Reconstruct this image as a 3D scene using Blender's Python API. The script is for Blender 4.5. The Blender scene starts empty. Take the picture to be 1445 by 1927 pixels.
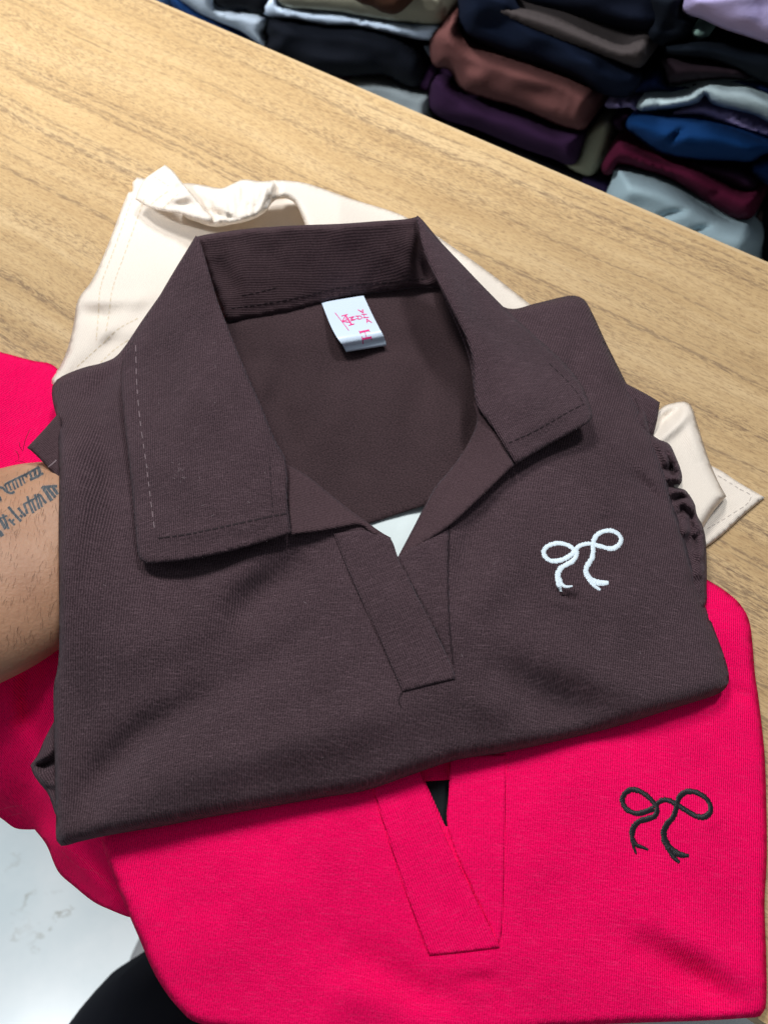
import bpy, math, random
import numpy as np
from mathutils import Vector
from mathutils.bvhtree import BVHTree
from mathutils.geometry import delaunay_2d_cdt
random.seed(7); RS = np.random.RandomState(11)
scene = bpy.context.scene; COL = scene.collection
# ------------------------------------------------------------------ camera
F = 1449.0; CX, CY = 722.5, 963.5; CH = .335; PITCH = math.radians(65)
cam_d = bpy.data.cameras.new('camera'); cam = bpy.data.objects.new('camera', cam_d); COL.objects.link(cam)
cam.location = (0, 0, CH); cam.rotation_euler = (math.radians(90) - PITCH, 0, 0)
cam_d.sensor_fit = 'VERTICAL'; cam_d.sensor_height = 36; cam_d.lens = F / 1927 * 36
cam_d.clip_start = .01; cam_d.clip_end = 50
cam_d.dof.use_dof = True; cam_d.dof.focus_distance = .325; cam_d.dof.aperture_fstop = 12.0
scene.camera = cam
# ------------------------------------------------------------------ light
scene.view_settings.view_transform = 'Standard'; scene.view_settings.look = 'None'
scene.view_settings.exposure = 0; scene.view_settings.gamma = 1; scene.view_settings.use_curve_mapping = False
W = bpy.data.worlds.new('World'); scene.world = W; W.use_nodes = True
W.node_tree.nodes['Background'].inputs[0].default_value = (.82, .9, 1, 1)
W.node_tree.nodes['Background'].inputs[1].default_value = .22
def area(name, loc, aim, power, size, col):
    d = bpy.data.lights.new(name, 'AREA'); d.energy = power; d.shape = 'RECTANGLE'; d.size = size[0]; d.size_y = size[1]; d.color = col
    o = bpy.data.objects.new(name, d); COL.objects.link(o); o.location = loc
    o.rotation_euler = (Vector(aim) - Vector(loc)).to_track_quat('-Z', 'Y').to_euler(); return o
area('ceiling_lamp', (-.42, .78, 1.3), (0, .2, 0), 12.4, (.24, .26), (1, .985, .965))
area('ceiling_lamp.001', (.34, .80, 1.35), (0, .2, 0), 10.8, (.2, .22), (.97, .985, 1))
area('added_fill_lamp', (-1.4, .05, 1.5), (-.3, -.1, -.4), 1.6, (.4, .4), (.97, .99, 1))  # added weak fill from the left, put in to help light the floor
def spot(name, loc, aim, power, deg, col, soft=.08):
    d = bpy.data.lights.new(name, 'SPOT'); d.energy = power; d.spot_size = math.radians(deg); d.spot_blend = .5; d.shadow_soft_size = soft; d.color = col
    o = bpy.data.objects.new(name, d); COL.objects.link(o); o.location = loc
    o.rotation_euler = (Vector(aim) - Vector(loc)).to_track_quat('-Z', 'Y').to_euler(); return o
spot('added_spot', (-1.2, -.7, 1.4), (-.45, -.25, -.76), 100, 27, (.93, .975, 1))          # added spot that brightens the floor beside the table
spot('added_spot.001', (-1.0, .30, .9), (.05, .72, -.08), 66, 34, (.95, .98, 1))           # added spot that brightens the clothes on the shelf
# ------------------------------------------------------------------ projection helpers
CAM = np.array([0, 0, CH]); sP, cP = math.sin(PITCH), math.cos(PITCH)
def rays(px, py):
    px = np.asarray(px, float); py = np.asarray(py, float); u = (px - CX) / F; v = (py - CY) / F
    return np.stack([u, cP - v * sP, -sP - v * cP], -1)
def P(px, py, z):                                   # pixel -> point at height z (metres, table top = 0)
    d = rays(px, py); t = (np.asarray(z, float) - CH) / d[..., 2]
    return CAM + d * t[..., None]
A0 = P(290, 0, 0.); A1 = P(1445, 495, 0.)
T = (A1 - A0) / np.linalg.norm(A1 - A0); N = np.array([-T[1], T[0], 0.])   # along / beyond the far edge of the table
NEAR = float((A0 - P(1425, 1921, 0.)) @ N)
def PV(px, py, g):                                  # pixel -> point on the upright plane g metres beyond the far edge
    d = rays(px, py); t = ((A0 - CAM) @ N + np.asarray(g, float)) / (d @ N)
    return CAM + d * t[..., None]
def tps(ctrl):                                      # thin plate spline through (px, py, value)
    c = np.array(ctrl, float); X = c[:, :2] / 1000; n = len(c)
    def U(r2): return np.where(r2 > 1e-12, r2 * np.log(np.maximum(r2, 1e-12)), 0)
    K = U(((X[:, None] - X[None]) ** 2).sum(-1)) + 2e-4 * np.eye(n); Q = np.c_[np.ones(n), X]
    M = np.block([[K, Q], [Q.T, np.zeros((3, 3))]]); s = np.linalg.solve(M, np.r_[c[:, 2], 0, 0, 0])
    def f(px, py):
        q = np.stack([np.asarray(px, float), np.asarray(py, float)], -1) / 1000; sh = q.shape[:-1]; q = q.reshape(-1, 2)
        r = U(((q[:, None] - X[None]) ** 2).sum(-1)) @ s[:n] + s[n] + q @ s[n + 1:]
        return r.reshape(sh)
    return f
_tab = RS.rand(256, 256)
def vnoise(x, y):
    x = np.asarray(x, float); y = np.asarray(y, float)
    xi = np.floor(x).astype(int); yi = np.floor(y).astype(int); a = x - xi; b = y - yi
    a = a * a * a * (a * (6 * a - 15) + 10); b = b * b * b * (b * (6 * b - 15) + 10)
    g = lambda i, j: _tab[(xi + i) % 256, (yi + j) % 256]
    return (g(0, 0) * (1 - a) + g(1, 0) * a) * (1 - b) + (g(0, 1) * (1 - a) + g(1, 1) * a) * b - .5
def fbm(x, y, o=3): return sum(vnoise(x * 2 ** i + 17 * i, y * 2 ** i + 5 * i) / 2 ** i for i in range(o))
def segdist(px, py, pl, closed=False):
    px = np.asarray(px, float); py = np.asarray(py, float)
    pl = np.array(pl, float)[:, :2]
    if closed: pl = np.vstack([pl, pl[:1]])
    best = np.full(px.shape, 1e9); par = np.zeros(px.shape); L = np.r_[0, np.cumsum(np.hypot(*np.diff(pl, axis=0).T))]
    for i in range(len(pl) - 1):
        a, b = pl[i], pl[i + 1]; d = b - a; l2 = max(d @ d, 1e-9)
        t = np.clip(((px - a[0]) * d[0] + (py - a[1]) * d[1]) / l2, 0, 1)
        r = np.hypot(px - a[0] - t * d[0], py - a[1] - t * d[1]); m = r < best
        best = np.where(m, r, best); par = np.where(m, (L[i] + t * math.sqrt(l2)) / L[-1], par)
    return best, par
def creases(px, py, lst):                           # (polyline, width px, height mm): soft ridges and valleys, fading at their ends
    z = np.zeros(np.shape(px))
    for pl, w, h in lst:
        d, s = segdist(px, py, pl)
        z += h * np.exp(-(d / w) ** 2) * np.clip(np.sin(np.pi * np.clip(s, .03, .97)), 0, 1) ** .6
    return z
def roll(d, r, drop):
    q = np.clip(d / r, 0, 1); return drop * (1 - np.sqrt(np.maximum(1 - (1 - q) ** 2, 0)))
def smooth(pts, closed=True, step=6.):              # Catmull-Rom through points; a third value 1 marks a sharp corner
    n = len(pts); out = []
    p = [np.array(q[:2], float) for q in pts]; cr = [len(q) > 2 and q[2] for q in pts]
    for i in range(n if closed else n - 1):
        a, b = p[i], p[(i + 1) % n]
        m = np.hypot(*(b - a))
        pa = p[(i - 1) % n] if (closed or i > 0) and not cr[i] else a - (b - a)
        pb = p[(i + 2) % n] if (closed or i + 2 < n) and not cr[(i + 1) % n] else b + (b - a)
        ta = (b - pa) / (np.hypot(*(b - pa)) + 1e-9) * m; tb = (pb - a) / (np.hypot(*(pb - a)) + 1e-9) * m
        k = max(1, int(m / step))
        for j in range(k):
            t = j / k
            out.append((2*t**3 - 3*t**2 + 1) * a + (t**3 - 2*t**2 + t) * ta + (-2*t**3 + 3*t**2) * b + (t**3 - t**2) * tb)
    if not closed: out.append(p[-1])
    return np.array(out)
# ------------------------------------------------------------------ objects
ORG = {}
def empty(name, loc, label, cat, group=None):
    o = bpy.data.objects.new(name, None); COL.objects.link(o); o.location = loc; o.empty_display_size = .03
    ORG[o.name] = np.array(loc, float); o['label'] = label; o['category'] = cat
    if group: o['group'] = group
    return o
def mesh_obj(name, co, faces, mat, parent=None, uv=None, label=None, flat=False):
    co = np.asarray(co, float); org = ORG[parent.name] if parent else np.zeros(3)
    me = bpy.data.meshes.new(name); me.from_pydata([tuple(c) for c in (co - org)], [], [tuple(map(int, f)) for f in faces]); me.update()
    if uv is not None:
        lay = me.uv_layers.new(name='UVMap'); idx = np.empty(len(me.loops), int); me.loops.foreach_get('vertex_index', idx)
        lay.data.foreach_set('uv', np.asarray(uv, float)[idx].ravel())
    if not flat: me.polygons.foreach_set('use_smooth', [True] * len(me.polygons))
    o = bpy.data.objects.new(name, me); COL.objects.link(o); me.materials.append(mat)
    if parent: o.parent = parent
    ORG[o.name] = org
    if label: o['label'] = label
    return o
BV = {}
def tri(outline, step):
    out = np.array(outline); mn, mx = out.min(0), out.max(0)
    xs = np.arange(mn[0], mx[0], step); ys = np.arange(mn[1], mx[1], step * .866)
    g = np.array([(x + (step / 2 if j % 2 else 0), y) for j, y in enumerate(ys) for x in xs])
    g += (RS.rand(*g.shape) - .5) * step * .3
    n = len(out); x, y = g.T; ins = np.zeros(len(g), bool)
    for i in range(n):
        a, b = out[i], out[(i + 1) % n]
        c = (a[1] > y) != (b[1] > y); ins ^= c & (x < (b[0] - a[0]) * (y - a[1]) / (b[1] - a[1] + 1e-12) + a[0])
    g = g[ins]
    if len(g):
        d, _ = segdist(g[:, 0], g[:, 1], out, True); g = g[d > step * .55]
    pts = [Vector(p) for p in np.vstack([out, g])]
    V, E_, Fc, *_ = delaunay_2d_cdt(pts, [], [list(range(n))], 1, 1e-4)
    V = np.array([(v.x, v.y) for v in V]); Fc = [f for f in Fc if len(f) >= 3]
    Fc = [f[::-1] if ((V[f[1]][0]-V[f[0]][0])*(V[f[2]][1]-V[f[0]][1]) - (V[f[1]][1]-V[f[0]][1])*(V[f[2]][0]-V[f[0]][0])) > 0 else f for f in Fc]
    return V, Fc
def sheet(name, outline, zf, mat, parent, step=9, thick=.8, uvdir=90, shear=0, label=None, smoothing=True):
    out = smooth(outline, True, step) if smoothing else np.array(outline, float)
    V, Fc = tri(out, step); px, py = V.T
    d, _ = segdist(px, py, out, True)
    z = zf(px, py, d) / 1000; co = P(px, py, z)
    c = out.mean(0); w0 = P(c[0], c[1], float(z.mean())); w1 = P(c[0] + math.cos(math.radians(uvdir)), c[1] + math.sin(math.radians(uvdir)), float(z.mean()))
    r = (w1 - w0)[:2]; r /= np.hypot(*r); x, y = co[:, 0], co[:, 1]
    vv = x * r[0] + y * r[1] + co[:, 2] * .5; uu = -x * r[1] + y * r[0]
    if shear: uu = (uu + .1) * (1 + shear * vv)
    o = mesh_obj(name, co, Fc, mat, parent, np.c_[uu, vv], label)
    BV[name + (parent.name if parent else '')] = BVHTree.FromPolygons([tuple(c) for c in co], [list(f) for f in Fc])
    if thick:
        m = o.modifiers.new('thickness', 'SOLIDIFY'); m.thickness = thick / 1000; m.offset = -1
    o['_b'] = 0; del o['_b']
    return o, BVHTree.FromPolygons([tuple(c) for c in co], [list(f) for f in Fc])
def cast(bvhs, px, py):
    d = Vector(rays(px, py)).normalized(); best = None
    for b in bvhs:
        l, n, i, dist = b.ray_cast(Vector(CAM), d)
        if l is not None and (best is None or dist < best[2]): best = (np.array(l), np.array(n) if n.dot(d) < 0 else -np.array(n), dist)
    return best
def ribbons(name, bvhs, strokes, mat, parent, lift=.15, dome=.1, step=2.5, jitter=0, label=None):
    co, fs, uv = [], [], []
    for pl, w in strokes:
        p = smooth(pl, False, step); n = len(p)
        if n < 2: continue
        t = np.gradient(p, axis=0); t /= np.hypot(*t.T)[:, None] + 1e-9; nn = np.c_[-t[:, 1], t[:, 0]]
        prev = None
        for k in range(n):
            row = []
            ww = w * (1 + jitter * (random.random() - .5) * 2)
            for s in (-.5, 0, .5):
                q = p[k] + nn[k] * s * ww
                h = cast(bvhs, q[0], q[1])
                if h is None: row = None; break
                row.append(h[0] + h[1] * (lift + (dome if s == 0 else 0)) / 1000)
            if row is None: prev = None; continue
            b = len(co); co += row; uv += [(k * .001, s * .001) for s in (-1, 0, 1)]
            if prev is not None:
                fs += [(prev, prev + 1, b + 1, b), (prev + 1, prev + 2, b + 2, b + 1)]
            prev = b
    return mesh_obj(name, co, fs, mat, parent, uv, label)
def dashes(path, on=9, off=6, w=2.2):
    p = smooth(path, False, 2.); L = np.r_[0, np.cumsum(np.hypot(*np.diff(p, axis=0).T))]; out = []; s = 0
    while s < L[-1] - 2:
        e = min(s + on * (.8 + .4 * random.random()), L[-1])
        out.append(([(np.interp(q, L, p[:, 0]), np.interp(q, L, p[:, 1])) for q in (s, e)], w)); s = e + off * (.7 + .6 * random.random())
    return out
def satin(name, bvhs, paths, mat, parent, pitch=2.7, high=.36):   # embroidery: one raised thread after another across the path
    co, fs = [], []
    for pl, ws in paths:
        p = smooth(pl, False, 1.); L = np.r_[0, np.cumsum(np.hypot(*np.diff(p, axis=0).T))]; S = np.arange(0, L[-1], pitch)
        wx = np.linspace(0, L[-1], len(ws))
        for s in S:
            c = np.array([np.interp(s, L, p[:, 0]), np.interp(s, L, p[:, 1])]); e = np.array([np.interp(s + 2, L, p[:, 0]), np.interp(s + 2, L, p[:, 1])])
            if s + 2 > L[-1]: e = c + (c - np.array([np.interp(s - 2, L, p[:, 0]), np.interp(s - 2, L, p[:, 1])]))
            h, g = cast(bvhs, *c), cast(bvhs, *e)
            if h is None or g is None: continue
            mpp = h[2] / F * .97; nrm = h[1]; tg = g[0] - h[0]; tg /= np.linalg.norm(tg) + 1e-12
            sd = np.cross(nrm, tg); sd /= np.linalg.norm(sd); tg = np.cross(sd, nrm)
            sd2 = sd + tg * (.22 + .12 * (random.random() - .5)); wd = np.interp(s, wx, ws) * mpp * (1 + .26 * (random.random() - .5))
            off = (random.random() - .5) * .06 * wd; b0 = len(co); hh = high * (.9 + .2 * random.random())
            for i in range(7):
                q = -1 + i / 3; r = pitch * mpp * .62
                base = h[0] + sd2 * (q * wd / 2 + off) + nrm * (hh * math.sqrt(max(0, 1 - q * q * .98)) / 1000)
                for a, l in ((-1, -.22), (0, .07), (1, -.22)): co.append(base + tg * a * r + nrm * l / 1000)
            for i in range(6):
                b = b0 + 3 * i; fs += [(b, b + 1, b + 4, b + 3), (b + 1, b + 2, b + 5, b + 4)]
    return mesh_obj(name, co, fs, mat, parent)
# ------------------------------------------------------------------ materials
def lin(r, g, b):
    f = lambda c: (c / 255 / 12.92) if c / 255 <= .04045 else ((c / 255 + .055) / 1.055) ** 2.4
    return (f(r), f(g), f(b), 1)
def mat_base(name, rough=.9, spec=.2):
    m = bpy.data.materials.new(name); m.use_nodes = True; nt = m.node_tree; b = nt.nodes['Principled BSDF']
    b.inputs['Roughness'].default_value = rough; b.inputs['Specular IOR Level'].default_value = spec
    return m, nt, b
def nd(nt, typ, **kw):
    n = nt.nodes.new(typ)
    for k, v in kw.items():
        if k.startswith('i_'): n.inputs[int(k[2:]) if k[2:].isdigit() else k[2:]].default_value = v
        else: setattr(n, k, v)
    return n
def math_n(nt, op, a, b=None):
    n = nt.nodes.new('ShaderNodeMath'); n.operation = op
    for i, q in enumerate((a, b)):
        if q is None: continue
        if isinstance(q, (int, float)): n.inputs[i].default_value = q
        else: nt.links.new(q, n.inputs[i])
    return n.outputs[0]
def ramp(nt, fac, stops):
    r = nt.nodes.new('ShaderNodeValToRGB'); e = r.color_ramp.elements
    while len(e) < len(stops): e.new(.5)
    for x, (p, c) in zip(e, stops): x.position = p; x.color = c
    nt.links.new(fac, r.inputs[0]); return r.outputs[0]
def scaled(nt, co, s):
    m = nt.nodes.new('ShaderNodeMapping'); m.inputs['Scale'].default_value = s; nt.links.new(co, m.inputs[0]); return m.outputs[0]
def noise(nt, co, scale, s=(1, 1, 1), det=2, rough=.5):
    n = nd(nt, 'ShaderNodeTexNoise'); n.inputs['Scale'].default_value = scale; n.inputs['Detail'].default_value = det; n.inputs['Roughness'].default_value = rough
    nt.links.new(scaled(nt, co, s) if s != (1, 1, 1) else co, n.inputs['Vector']); return n.outputs[0]
def mixc(nt, fac, a, b, mode='MIX'):
    n = nt.nodes.new('ShaderNodeMix'); n.data_type = 'RGBA'; n.blend_type = mode
    for i, q in ((0, fac), (6, a), (7, b)):
        if isinstance(q, (int, float)): n.inputs[i].default_value = q
        elif isinstance(q, tuple): n.inputs[i].default_value = q
        else: nt.links.new(q, n.inputs[i])
    return n.outputs[2]
def fabric(name, col, pitch=.85, slub=.35, rib=.12, heather=.18, bump=.5, slubcol=None, spec=.15, coarse=0, sheen=0.):
    m, nt, b = mat_base(name, .92, spec)
    tc = nt.nodes.new('ShaderNodeTexCoord').outputs['UV']
    sx = nt.nodes.new('ShaderNodeSeparateXYZ'); nt.links.new(tc, sx.inputs[0])
    wob = math_n(nt, 'MULTIPLY', noise(nt, tc, 60, det=1), .0006)
    ph = math_n(nt, 'MULTIPLY', math_n(nt, 'ADD', sx.outputs[0], wob), 2 * math.pi / (pitch / 1000))
    s = math_n(nt, 'SINE', ph); s01 = math_n(nt, 'MULTIPLY_ADD', s, .5); nt.nodes[-1].inputs[2].default_value = .5
    c = tuple(col)
    dk = tuple(v * (1 - rib) for v in c[:3]) + (1,); lt = tuple(v * (1 + rib) for v in c[:3]) + (1,)
    base = mixc(nt, s01, dk, lt)
    sl = noise(nt, tc, 1, (110, 2200, 1), 2, .6)                       # short light slubs across the ribs? along U they are long
    sl = noise(nt, tc, 1, (2200 if coarse else 130, 130 if coarse else 2300, 1), 3, .6)
    slf = ramp(nt, sl, [(.5, (0, 0, 0, 1)), (.78, (1, 1, 1, 1))])
    slc = slubcol or tuple(min(1, v * 1.9 + .012) for v in c[:3]) + (1,)
    base = mixc(nt, math_n(nt, 'MULTIPLY', slf, slub), base, slc)
    he = noise(nt, tc, 1500, det=1); lo = noise(nt, tc, 28, det=3)
    hf = math_n(nt, 'ADD', math_n(nt, 'MULTIPLY', math_n(nt, 'SUBTRACT', he, .5), heather * 2.4), math_n(nt, 'MULTIPLY', math_n(nt, 'SUBTRACT', lo, .5), heather * .8))
    hv = math_n(nt, 'ADD', hf, 1.0); cc = nt.nodes.new('ShaderNodeCombineColor')
    for i in range(3): nt.links.new(hv, cc.inputs[i])
    base = mixc(nt, 1.0, base, cc.outputs[0], 'MULTIPLY')
    nt.links.new(base, b.inputs['Base Color'])
    b.inputs['Sheen Weight'].default_value = sheen; b.inputs['Sheen Roughness'].default_value = .4; b.inputs['Sheen Tint'].default_value = (.9, .82, .95, 1)
    bp = nt.nodes.new('ShaderNodeBump'); bp.inputs['Strength'].default_value = bump; bp.inputs['Distance'].default_value = .00022
    hh = math_n(nt, 'ADD', s01, math_n(nt, 'MULTIPLY', he, .8)); nt.links.new(hh, bp.inputs['Height']); nt.links.new(bp.outputs[0], b.inputs['Normal'])
    return m
def plain(name, col, rough=.9, spec=.2, var=.15, scale=60, bump=0):
    m, nt, b = mat_base(name, rough, spec); tc = nt.nodes.new('ShaderNodeTexCoord').outputs['Object']
    n = noise(nt, tc, scale, det=4)
    c = mixc(nt, n, tuple(v * (1 - var) for v in col[:3]) + (1,), tuple(min(1, v * (1 + var)) for v in col[:3]) + (1,)); nt.links.new(c, b.inputs['Base Color'])
    if bump:
        bp = nt.nodes.new('ShaderNodeBump'); bp.inputs['Strength'].default_value = bump; bp.inputs['Distance'].default_value = .001
        nt.links.new(noise(nt, tc, scale * 12, det=2), bp.inputs['Height']); nt.links.new(bp.outputs[0], b.inputs['Normal'])
    return m
BROWN = lin(71, 55, 60)
M_brown = fabric('brown_knit', BROWN, .85, .8, .40, .8, 1.0, sheen=.08)
M_brown_in = fabric('brown_knit_reverse', lin(66, 51, 54), .5, .12, .06, .9, .6)
M_brown_rib = fabric('brown_rib_facing', lin(73, 56, 60), .78, .3, .16, .5, .4, sheen=.08)
M_pink = fabric('pink_knit', (.97, .0030, .113, 1), .85, .40, .22, .42, 1.0, slubcol=(1, .05, .22, 1), spec=.05)
M_cream = fabric('cream_knit', lin(237, 226, 213), .85, .1, .05, .10, .5, slubcol=lin(250, 245, 240))
M_white = plain('white_insert', lin(228, 240, 240), .8, .2, .03)
M_blackin = fabric('black_insert', lin(34, 37, 40), .6, .1, .1, .25, .5)
M_thread_dark = plain('brown_thread', lin(44, 34, 38), .8, .2)
M_thread_lt = plain('grey_thread', lin(128, 112, 116), .8, .2)
M_thread_tan = plain('tan_thread', lin(222, 205, 176), .8, .2)
M_thread_red = plain('rose_thread', (.9, .03, .14, 1), .8, .1)
M_bow_w = plain('white_embroidery_thread', lin(226, 240, 248), .45, .4, .06, 900)
M_bow_k = plain('black_embroidery_thread', lin(20, 22, 26), .42, .35, .2, 900)
M_satin = plain('white_satin_ribbon', lin(216, 232, 250), .32, .5, .03)
M_ink = plain('pink_label_ink', lin(236, 62, 140), .6, .2)
# ------------------------------------------------------------------ the setting: table, floor, shelf
def box(name, c, ax, half, mat, parent=None, label=None):
    co = [np.array(c) + sum(s * h * np.array(a) for s, h, a in zip((x, y, z), half, ax)) for x in (-1, 1) for y in (-1, 1) for z in (-1, 1)]
    f = [(0, 1, 3, 2), (4, 6, 7, 5), (0, 4, 5, 1), (2, 3, 7, 6), (0, 2, 6, 4), (1, 5, 7, 3)]
    return mesh_obj(name, co, f, mat, parent, label=label, flat=True)
AX = (T, N, np.array([0, 0, 1.]))
FLOOR = -.76
def wood():
    m, nt, b = mat_base('oak_laminate', .55, .35); tc = nt.nodes.new('ShaderNodeTexCoord').outputs['Object']
    mp = nt.nodes.new('ShaderNodeMapping'); mp.inputs['Rotation'].default_value = (0, 0, -math.atan2(T[1], T[0])); nt.links.new(tc, mp.inputs[0]); g = mp.outputs[0]
    wv = nt.nodes.new('ShaderNodeVectorMath'); wv.operation = 'MULTIPLY_ADD'
    wn = nd(nt, 'ShaderNodeTexNoise'); wn.inputs['Scale'].default_value = 9; nt.links.new(g, wn.inputs['Vector'])
    nt.links.new(wn.outputs['Color'], wv.inputs[0]); wv.inputs[1].default_value = (0, .012, 0); nt.links.new(g, wv.inputs[2]); g = wv.outputs[0]
    broad = noise(nt, g, 1, (5, 60, 1), 4, .6)
    c = ramp(nt, broad, [(.3, lin(184, 152, 106)), (.5, lin(197, 166, 119)), (.7, lin(207, 178, 133))])
    mott = noise(nt, g, 1, (190, 1100, 1), 4, .7)
    c = mixc(nt, ramp(nt, mott, [(.46, (0, 0, 0, 1)), (.64, (.5, .5, .5, 1))]), c, lin(150, 114, 76))
    band = ramp(nt, noise(nt, g, 1, (4.5, 75, 1), 3, .55), [(.44, (.12, .12, .12, 1)), (.6, (1, 1, 1, 1))])
    fl = ramp(nt, noise(nt, g, 1, (240, 1300, 1), 4, .7), [(.50, (0, 0, 0, 1)), (.60, (1, 1, 1, 1))])
    c = mixc(nt, math_n(nt, 'MULTIPLY', math_n(nt, 'MULTIPLY', band, fl), .58), c, lin(104, 78, 58))
    fl2 = ramp(nt, noise(nt, g, 1, (330, 1200, 1), 3, .65), [(.58, (0, 0, 0, 1)), (.66, (1, 1, 1, 1))])
    c = mixc(nt, math_n(nt, 'MULTIPLY', fl2, .5), c, lin(118, 86, 60))
    lines = ramp(nt, noise(nt, g, 1, (2.0, 240, 1), 2, .5), [(.56, (0, 0, 0, 1)), (.64, (1, 1, 1, 1))])
    lb = ramp(nt, noise(nt, g, 1, (170, 900, 1), 3, .65), [(.44, (0, 0, 0, 1)), (.54, (1, 1, 1, 1))])
    c = mixc(nt, math_n(nt, 'MULTIPLY', math_n(nt, 'MULTIPLY', lines, lb), .55), c, lin(104, 82, 64))
    nt.links.new(c, b.inputs['Base Color']); return m
M_wood = wood(); M_edge = plain('pale_edge_banding', lin(196, 168, 126), .5, .4, .05)
TC = A0 + T * .3 - N * NEAR / 2
table = empty('table', (TC[0], TC[1], FLOOR), 'light oak laminate table with flecked grain under the stacked shirts', 'table')
TH = .025
box('tabletop', TC + np.array([0, 0, -TH / 2]) - N * .0005, AX, (1.1, NEAR / 2 - .0012, TH / 2), M_wood, table)
box('edge_banding', A0 + T * .3 - N * .0005 + np.array([0, 0, -TH / 2 - .0003]), AX, (1.1, .0011, TH / 2 + .0002), M_edge, table)
for s in (-1, 1): box('side_panel', TC + T * s * 1.0 + np.array([0, 0, (FLOOR - TH) / 2 - .001]), AX, (.012, NEAR / 2 - .03, (-FLOOR - TH) / 2 - .002), M_wood, table)
def marble():
    m, nt, b = mat_base('white_marble_tile', .25, .4); tc = nt.nodes.new('ShaderNodeTexCoord').outputs['Object']
    n = noise(nt, tc, 5, det=6, rough=.6); v = ramp(nt, noise(nt, tc, 7, (1, 1.4, 1), 5, .65), [(.48, (0, 0, 0, 1)), (.5, (1, 1, 1, 1)), (.52, (0, 0, 0, 1))])
    msk = ramp(nt, noise(nt, tc, 9, det=2), [(.52, (0, 0, 0, 1)), (.66, (1, 1, 1, 1))])
    c = ramp(nt, n, [(.35, lin(214, 226, 230)), (.65, lin(236, 242, 244))])
    c = mixc(nt, math_n(nt, 'MULTIPLY', math_n(nt, 'MULTIPLY', v, msk), .95), c, lin(140, 132, 112))
    nt.links.new(c, b.inputs['Base Color']); return m
fl = mesh_obj('floor', [(-3, -3, FLOOR), (3, -3, FLOOR), (3, 3, FLOOR), (-3, 3, FLOOR)], [(0, 1, 2, 3)], marble(), flat=True); fl['kind'] = 'structure'
GS = .15                                             # shelf front, metres beyond the table edge
M_shelf = plain('dark_shelf_board', lin(28, 28, 32), .7, .2)
SB = A0 + N * (GS + .17) + T * .35
shelf = empty('shelf', (SB[0], SB[1], FLOOR), 'dark open shelf unit behind the table, packed with folded clothes', 'shelf')
box('back_panel', SB + N * .17 + np.array([0, 0, -.2]), AX, (.9, .008, .56), M_shelf, shelf)
for zz in (-.30, -.70): box('shelf_board', SB + np.array([0, 0, zz]), AX, (.9, .16, .009), M_shelf, shelf)
for s in (-1, 1): box('side_panel', SB + T * s * .91 + np.array([0, 0, -.2]), AX, (.009, .165, .558), M_shelf, shelf)
# ------------------------------------------------------------------ folded clothes on the shelf
def lump(label, outline, g, col, bulge=.02, r=24, wr=(), depth=.2, seed=0, amp=.004, cat='folded garment', name='folded_garment', mat=None):
    out = smooth(outline, True, 7); V, Fc = tri(out, 7); px, py = V.T
    d, _ = segdist(px, py, out, True)
    b = bulge - roll(d, r, bulge) + np.clip(d / r, 0, 1) * (fbm(px / 85 + seed * 7, py / 60 + seed * 3, 2) * amp * 2 + creases(px, py, wr) / 1000)
    co = PV(px, py, GS + g - b); n0 = len(out)
    # boundary verts are the first n0 points handed to the triangulation
    bi = [int(np.argmin(((V - q) ** 2).sum(1))) for q in out]
    back = co[bi] + N * depth; fs = [list(f) for f in Fc]; nb = len(co)
    for i in range(n0):
        j = (i + 1) % n0; fs.append([bi[i], bi[j], nb + j, nb + i])
    cb = len(co) + n0; fs += [[nb + i, nb + (i + 1) % n0, cb] for i in range(n0)]
    co = np.vstack([co, back, back.mean(0)])
    base = co.mean(0); base[2] = co[:, 2].min(); ORG['_tmp'] = base
    m = mat or plain('cloth_' + label.split()[0] + str(seed), col, .95, .1, .12, 25, .25)
    me_o = mesh_obj(name, co - base, fs, m); me_o.location = base
    me_o['label'] = label; me_o['category'] = cat; me_o['group'] = 'folded clothes stacked on the shelf'
    return me_o
Z2 = lambda l: [(750 + q[0] / 2.079, q[1] / 2.079) + tuple(q[2:]) for q in l]     # close-up coordinates noted from the photo
Z1 = lambda l: [(300 + q[0] / 2.726, q[1] / 2.726) + tuple(q[2:]) for q in l]
Z3 = lambda l: [(1100 + q[0] / 3.855, q[1] / 3.855) + tuple(q[2:]) for q in l]
k = iter(range(1, 99))
# left pile
lump('mid-blue folded cloth at the top left corner of the shelf, beside a dark plum layer', Z1([(-140, -90), (60, -90), (70, 30), (20, 52), (-80, 20)]), .03, lin(78, 118, 170), seed=next(k))
lump('dark plum cloth layer between the mid-blue cloth and the navy fold at the table edge', Z1([(-40, 40), (70, 15), (170, 110), (330, 200), (480, 330), (300, 330), (60, 140)]), .035, lin(52, 30, 48), seed=next(k))
lump('deep navy folded cloth under the pale blue fold in the left pile', Z1([(60, -40), (110, -10), (250, 90), (390, 160), (500, 225), (545, 290), (520, 330), (330, 230), (150, 120), (70, 40)]), .012, lin(22, 52, 96), seed=next(k))
lump('pale ice-blue folded top, ragged right edge, above the deep navy fold', Z1([(80, -60), (300, -60), (300, 30), (480, 55), (562, 88), (548, 140), (535, 165), (555, 215), (545, 238), (490, 210), (420, 160), (300, 110), (170, 45)]), .002, lin(208, 222, 238), seed=next(k), bulge=.028)
lump('small black folded cloth resting on the pale ice-blue top', Z1([(270, -60), (560, -60), (560, 60), (500, 72), (420, 45), (330, 45), (285, 20)]), -.012, lin(16, 18, 24), seed=next(k), bulge=.016)
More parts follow.
